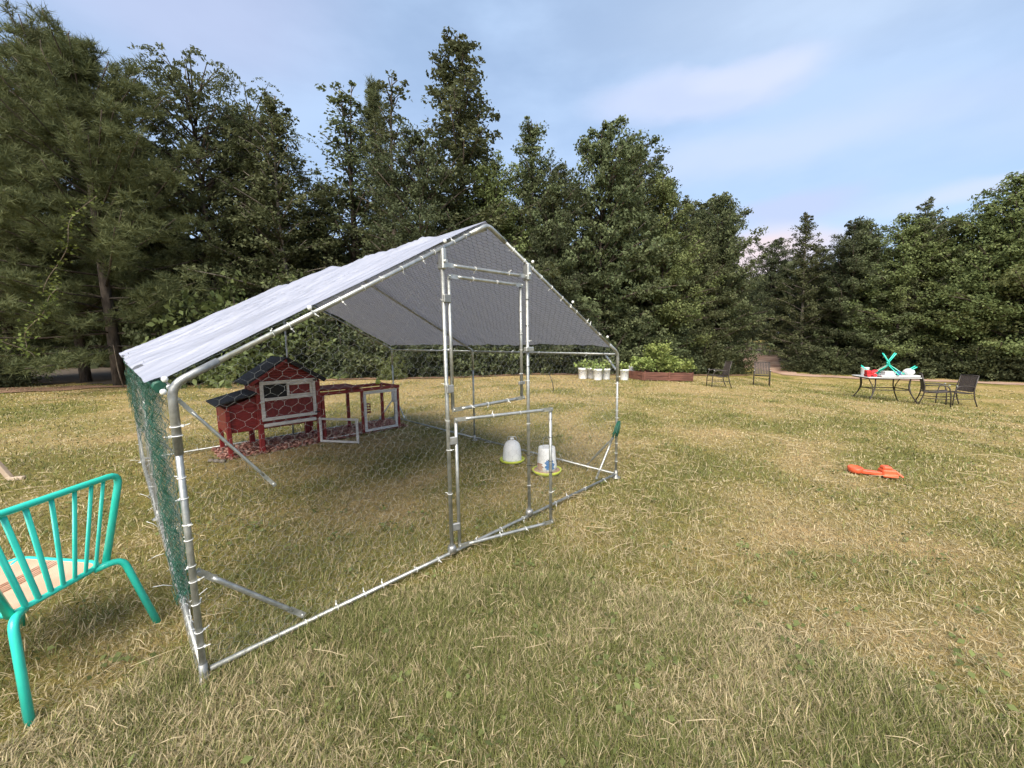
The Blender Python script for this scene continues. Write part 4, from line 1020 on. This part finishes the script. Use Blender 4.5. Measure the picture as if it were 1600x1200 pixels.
def red_toy():
    t = thing('red_toy', 'red plastic toy truck lying at the end of the patio table', 'toy', on_table(-.57, -.2), trz)
    MB().box((0, 0, .075), (.24, .16, .05), None, .01).build('chassis', MAT['red_plastic'], t)
    MB().box((-.07, 0, .15), (.11, .15, .10), None, .015).build('cab', MAT['red_plastic'], t)
    MB().bar((0.0, 0, .11), (.15, 0, .20), .17, .05, .01).build('dump_bed', MAT['red_plastic'], t)
    for sx in (-.07, .08):
        for sy in (-.08, .08): MB().tube([(sx, sy-.018, .045), (sx, sy+.018, .045)], .045, 14).build('wheel', MAT['red_plastic'], t)
red_toy()
m = MB(); m.lathe([(.02, 0), (.10, .03), (.14, .09), (.12, .16), (.06, .2), (.015, .21)], 18)
tag(m.build('white_bowl', MAT['white_plastic'], None, on_table(.52, -.22, .042), (0, 0, 0)), 'upturned white bowl at the corner of the patio table', 'bowl')
cg = 'turquoise chairs upturned on the patio table'
_c, _s = math.cos(R(39.4)), math.sin(R(39.4))
for i, (u, v, ax) in enumerate(((-.36, -.13, ((0, -1, 0), (-_c, 0, -_s), (_s, 0, -_c))), (.45, .13, ((0, 1, 0), (_c, 0, -_s), (-_s, 0, -_c))))):
    c = copy_tree(ch); c.scale = (1, 1, 1)
    c.rotation_euler = (Matrix.Rotation(R(-40), 3, 'Z') @ Matrix(ax).transposed()).to_euler(); c.location = Vector((tx+u*math.cos(R(-40))-v*math.sin(R(-40)), ty+u*math.sin(R(-40))+v*math.cos(R(-40)), tz+.482))
    c['label'] = ('turquoise garden chair upturned on the patio table, legs over the white tub', 'turquoise garden chair upturned on the patio table, legs towards the brown chairs')[i]; c['group'] = cg

# ------------------------------------------------------------------ orange toy on the lawn
def orange_toy():
    x, y = 3.63, 3.86
    t = thing('orange_toy', 'broken orange plastic toy digger arm lying on the lawn', 'toy', (x, y, hz(x, y)+.012), R(-18)); t.scale = (1.05, 1.2, 1.2)
    MB().lathe([(.045, .005), (.058, .02), (.06, .05), (.05, .056), (.042, .03), (.02, .024)], 16, (-.15, .03, .0)).build('bucket', MAT['orange'], t)
    MB().bar((-.12, .02, .022), (.04, -.01, .022), .05, .03, .006).build('arm', MAT['orange'], t)
    MB().box((.085, .0, .035), (.11, .09, .055), None, .01).build('body', MAT['orange'], t)
    MB().box((.075, .005, .072), (.07, .07, .03), None, .01).build('cab', MAT['orange'], t)
    for sy in (-.05, .05): MB().bar((.03, sy, .018), (.145, sy, .018), .025, .03, .008).build('track', MAT['orange'], t)
    MB().bar((.14, -.01, .05), (.185, -.045, .012), .02, .012, .003).build('blade', MAT['orange'], t)
orange_toy()

# ------------------------------------------------------------------ raised bed, pails, stake
def raised_bed():
    x, y = 5.2, 14.1; z = hz(x, y)
    t = thing('raised_bed', 'low brown timber raised garden bed full of soil', 'raised bed', (x, y, z), R(20)); t.rotation_euler = (0, R(3.5), R(20))
    L, Wd = 2.1, 1.0
    for j in range(2):
        zz = .07+.142*j
        for sy in (-1, 1):
            for q in range(2): MB().box((-L/4+q*L/2, sy*Wd/2, zz), (L/2-.012, .04, .135), None, .008).build('plank', MAT['bed_wood'], t)
        for sx in (-1, 1): MB().box((sx*(L/2+.012), 0, zz), (.04, Wd+.03, .135), None, .008).build('plank', MAT['bed_wood'], t)
    for q in (-1, 0, 1):
        for sy in (-1, 1): MB().box((q*(L/2-.03), sy*(Wd/2+.035), .15), (.06, .028, .31), None, .005).build('stake', MAT['bed_wood'], t)
    MB().box((0, 0, .12), (L-.05, Wd-.05, .22), None, .01).build('soil', MAT['soil'], t)
    return x, y, z
bx, by, bz = raised_bed()
def bed_plant(label, x, y, z, H, Rad, seed, mat='plant', n=60, leaf=.1, name='garden_plant', group='plants in the raised bed'):
    rs = np.random.default_rng(seed); t = thing(name, label, 'plant', (x, y, z), 0, group); mb = MB()
    for q in range(5):
        a = q*1.26+rs.random(); mb.tube([(0, 0, -.02), (Rad*.25*math.cos(a), Rad*.25*math.sin(a), H*.5), (Rad*.5*math.cos(a), Rad*.5*math.sin(a), H*.95)], [.010, .007, .003], 5)
    mb.build('stem', MAT['plant'] if False else MAT['twig'], t)
    u = rs.random(n)**.7; a = rs.random(n)*6.28; rr = Rad*np.sqrt(rs.random(n))*(.45+.6*np.sin(u*2.6))
    CP = np.stack([rr*np.cos(a), rr*np.sin(a), H*(.08+.95*u)], 1); per = 14
    P = (CP[:, None]+rs.normal(size=(n, per, 3))*np.array([.07, .07, .05])).reshape(-1, 3); P[:, 2] = np.maximum(P[:, 2], .02)
    V, F = leaves(P, leaf, .4, rs, .6)
    lv = np.clip(np.repeat(rs.normal(.5, .2, n), per)+rs.normal(0, .15, len(P)), 0, 1)
    link('foliage', npmesh('foliage', V, F, MAT[mat], {'lv': ('FACE', 'FLOAT', lv)}), t); return t
bed_plant('tallest bushy tomato like plant in the raised bed', 5.25, 14.2, bz+.22, .98, .5, 1, 'plant', 90)
bed_plant('leafy plant spilling over the end of the raised bed by the patio chair', 5.95, 14.4, bz+.19, .42, .6, 2, 'plant', 60)
bed_plant('sprawling plant in the raised bed between the tall plant and the spilling one', 5.62, 14.25, bz+.2, .55, .42, 3, 'plant', 45)
bed_plant('low plant at the end of the raised bed nearest the pails', 4.55, 13.85, bz+.25, .5, .42, 4, 'plant', 40)
def pail(x, y, lab, rz=0, tilt=0, plant_seed=None, ph=.22):
    t = thing('white_pail', lab, 'pail', (x, y, hz(x, y)), rz, 'white planting pails'); 
    if tilt: t.rotation_euler = (0, tilt, rz); t.location.z += .04
    MB().lathe([(.125, 0), (.128, .01), (.145, .30), (.153, .302), (.153, .325), (.147, .36), (.138, .36), (.135, .30)], 20).build('bucket', MAT['pail'], t)
    MB().tube([(.15*math.cos(a), -.15*math.sin(a)*.75-.02, .31-.14*math.sin(a)) for a in np.linspace(0, math.pi, 11)], .003, 5).build('bail_handle', MAT['steel'], t)
    if plant_seed:
        MB().lathe([(.02, .29), (.134, .30), (.134, .31), (.02, .315)], 16).build('soil', MAT['soil'], t)
        bed_plant('seedling growing in '+lab.split(',')[0], x, y, hz(x, y)+.30, ph, .16, plant_seed, 'plant', 12, .09, 'seedling', 'seedlings in the white pails')
pail(2.30, 12.9, 'white pail at the far left end of the pail cluster, printed blue'.replace('far left', 'outer'), .3, 0, 31)
pail(2.62, 13.2, 'white pail at the back of the pail cluster', 1.1, 0, 32)
pail(2.75, 12.72, 'white pail at the front of the pail cluster', 2.0, 0, 33, .16)
pail(3.08, 13.05, 'white pail at the end of the cluster next to the run post', .7, 0, 34)
pail(3.72, 13.15, 'white pail standing alone between the cluster and the raised bed', 1.5, 0, 35, .2)
pail(4.25, 14.3, 'white pail tilted behind the end of the raised bed', .4, R(14))
def stake():
    o = MB(); o.tube([(0, 0, -.05), (-.03, 0, .2), (-.10, 0, .40)], .009, 6); o.tube(round_path([(-.10, 0, .40), (-.13, 0, .44), (-.09, .0, .46)], .02), .012, 6)
    x, y = 1.0, 9.45; tag(o.build('garden_stake', MAT['brown_metal'], None, (x, y, hz(x, y))), 'short dark bent stake stuck in the lawn beyond the run', 'stake')
stake()

# ------------------------------------------------------------------ grass
def grass():
    rs = np.random.default_rng(99)
    n1, n2 = 225000, 300000; rmax = 24.0
    r = np.concatenate([np.sqrt(rs.random(n1)*(2.0**2-.5**2)+.25), 2.0*(rmax/2.0)**rs.random(n2)]); n = len(r)
    th = rs.uniform(R(-64), R(64), n); x = r*np.sin(th); y = r*np.cos(th)
    ok = (y > .2) & (y < 12.6+.55*np.maximum(x, 0)) & (y < 34-x); x = x[ok]; y = y[ok]; r = r[ok]; n = len(x)
    p = patch(x, y); z = height(x, y)
    # thinner on bare straw patches
    f = fbm(x*3+50, y*3+9, 6, 3)
    L = .016+.024*rs.random(n)+.040*(1-p)*np.clip(f*1.6-.25, 0, 1); w = (.0008+.0009*rs.random(n))*np.maximum(1, r*.42)
    dry = rs.random(n) < (.26+.60*p)
    az = rs.random(n)*6.283; lean = np.where(dry, rs.uniform(.5, 1.52, n), rs.uniform(.15, 1.3, n))
    L = np.where(dry, L*1.0, L)
    d = np.stack([np.cos(az)*np.sin(lean), np.sin(az)*np.sin(lean), np.cos(lean)], 1)
    d2 = d.copy(); d2[:, 2] -= .12+.35*rs.random(n); d2 /= np.linalg.norm(d2, axis=1, keepdims=True); d2[:, 2] = np.maximum(d2[:, 2], -.12)
    s = np.stack([-np.sin(az), np.cos(az), rs.normal(0, .35, n)], 1)*w[:, None]
    B = np.stack([x, y, z-.003+np.where(dry, .012*rs.random(n), 0)], 1); Mi = B+d*(L*.55)[:, None]; Ti = Mi+d2*(L*.55)[:, None]
    V = np.stack([B-s, B+s, Mi+s*.8, Mi-s*.8, Ti], 1).reshape(-1, 3); b = (np.arange(n)*5)[:, None]
    F = [b+np.array([[0, 1, 2, 3]]), b+np.array([[3, 2, 4]])]
    g1 = np.array([.135, .150, .042]); g2 = np.array([.31, .305, .108]); s1 = np.array([.36, .275, .14]); s2 = np.array([.60, .49, .30])
    q = rs.random((n, 1)); colg = g1+(g2-g1)*np.clip(q*.75+.35*p[:, None], 0, 1); cols = s1+(s2-s1)*q
    col = np.where(dry[:, None], cols, colg)*rs.uniform(.55, 1.22, (n, 1))*np.array([[.97, 1.0, 1.02]]); col = np.concatenate([col, np.ones((n, 1))], 1); c2 = np.concatenate([col, col])
    # stalks
    m = 2600; rr = .8*(9/.8)**rs.random(m); t2 = rs.uniform(R(-62), R(62), m); X = rr*np.sin(t2); Y = rr*np.cos(t2); Y = np.maximum(Y, .3)
    for (cs, ct, sd1, sd2, k_) in ((2.3, -.45, .55, .22, 420), (1.25, -.22, .3, .12, 160), (2.2, .8, .5, .3, 260), (3.6, -.1, .4, .35, 220)):
        a_ = rs.normal(cs, sd1, k_); b_ = rs.normal(ct, sd2, k_)
        X = np.append(X, OX+a_*math.cos(YAW)-b_*math.sin(YAW)); Y = np.append(Y, OY+a_*math.sin(YAW)+b_*math.cos(YAW))
    rr = np.hypot(X, Y); m = len(X)
    keep = rs.random(m) < .25+patch(X, Y); X = X[keep]; Y = Y[keep]; rr = rr[keep]; m = len(X)
    a = rs.random(m)*6.283; l = rs.uniform(.03, .07, m)*(1+2.2*rs.random(m)**4)*np.maximum(1, rr*.3); Z = height(X, Y)+rs.uniform(.018, .045, m); ww = .0008*np.maximum(1, rr*.5)
    dd = np.stack([np.cos(a), np.sin(a), rs.normal(0, .08, m)], 1); sd_ = np.stack([-np.sin(a), np.cos(a), np.zeros(m)], 1)
    A = np.stack([X, Y, Z], 1); bend = sd_*(rs.normal(0, .07, m)*l)[:, None]+np.array([0, 0, .006])
    q0 = A; q1 = A+dd*(l*.5)[:, None]+bend; q2 = A+dd*l[:, None]; u = np.array([0, 0, 1.])*ww[:, None]; sw = sd_*ww[:, None]+u*.6
    V2 = np.stack([q0-sw, q0+sw, q1+sw, q1-sw, q2+sw*.5, q2-sw*.5], 1).reshape(-1, 3); b2 = (np.arange(m)*6)[:, None]
    sc = np.array([.42, .32, .19])+(np.array([.62, .50, .32])-np.array([.42, .32, .19]))*rs.random((m, 1)); sc = np.concatenate([sc, np.ones((m, 1))], 1)
    me = npmesh('grass', V, F, MAT['grass'], {'col': ('FACE', 'FLOAT_COLOR', c2)})
    tag(link('lawn_grass', me), 'short mown grass mixed with dry straw across the field', 'grass', None, 'stuff')
    me2 = npmesh('straw', V2, [b2+np.array([[0, 1, 2, 3]]), b2+np.array([[3, 2, 4, 5]])], MAT['grass'], {'col': ('FACE', 'FLOAT_COLOR', np.concatenate([sc, sc]))})
    wd = 260; wr = 1.0*(9/1.0)**rs.random(wd); wt = rs.uniform(R(-60), R(60), wd); wx = wr*np.sin(wt); wy = wr*np.cos(wt)
    WP = np.repeat(np.stack([wx, wy, height(wx, wy)+.022], 1), 9, 0); WP = WP+rs.normal(size=WP.shape)*np.array([.035, .035, .008])
    WV, WF = leaves(WP, .026, 1.2, rs, .75); wc = np.array([.15, .175, .06])*rs.uniform(.6, 1.3, (len(WP), 1)); wc = np.concatenate([wc, np.ones((len(WP), 1))], 1)
    tag(link('lawn_weeds', npmesh('weeds', WV, WF, MAT['grass'], {'col': ('FACE', 'FLOAT_COLOR', wc)})), 'small flat green weeds growing in the mown lawn', 'weeds', None, 'stuff')
    tag(link('cut_straw', me2), 'loose pale straw stalks scattered on the mown lawn', 'straw', None, 'stuff')
grass()
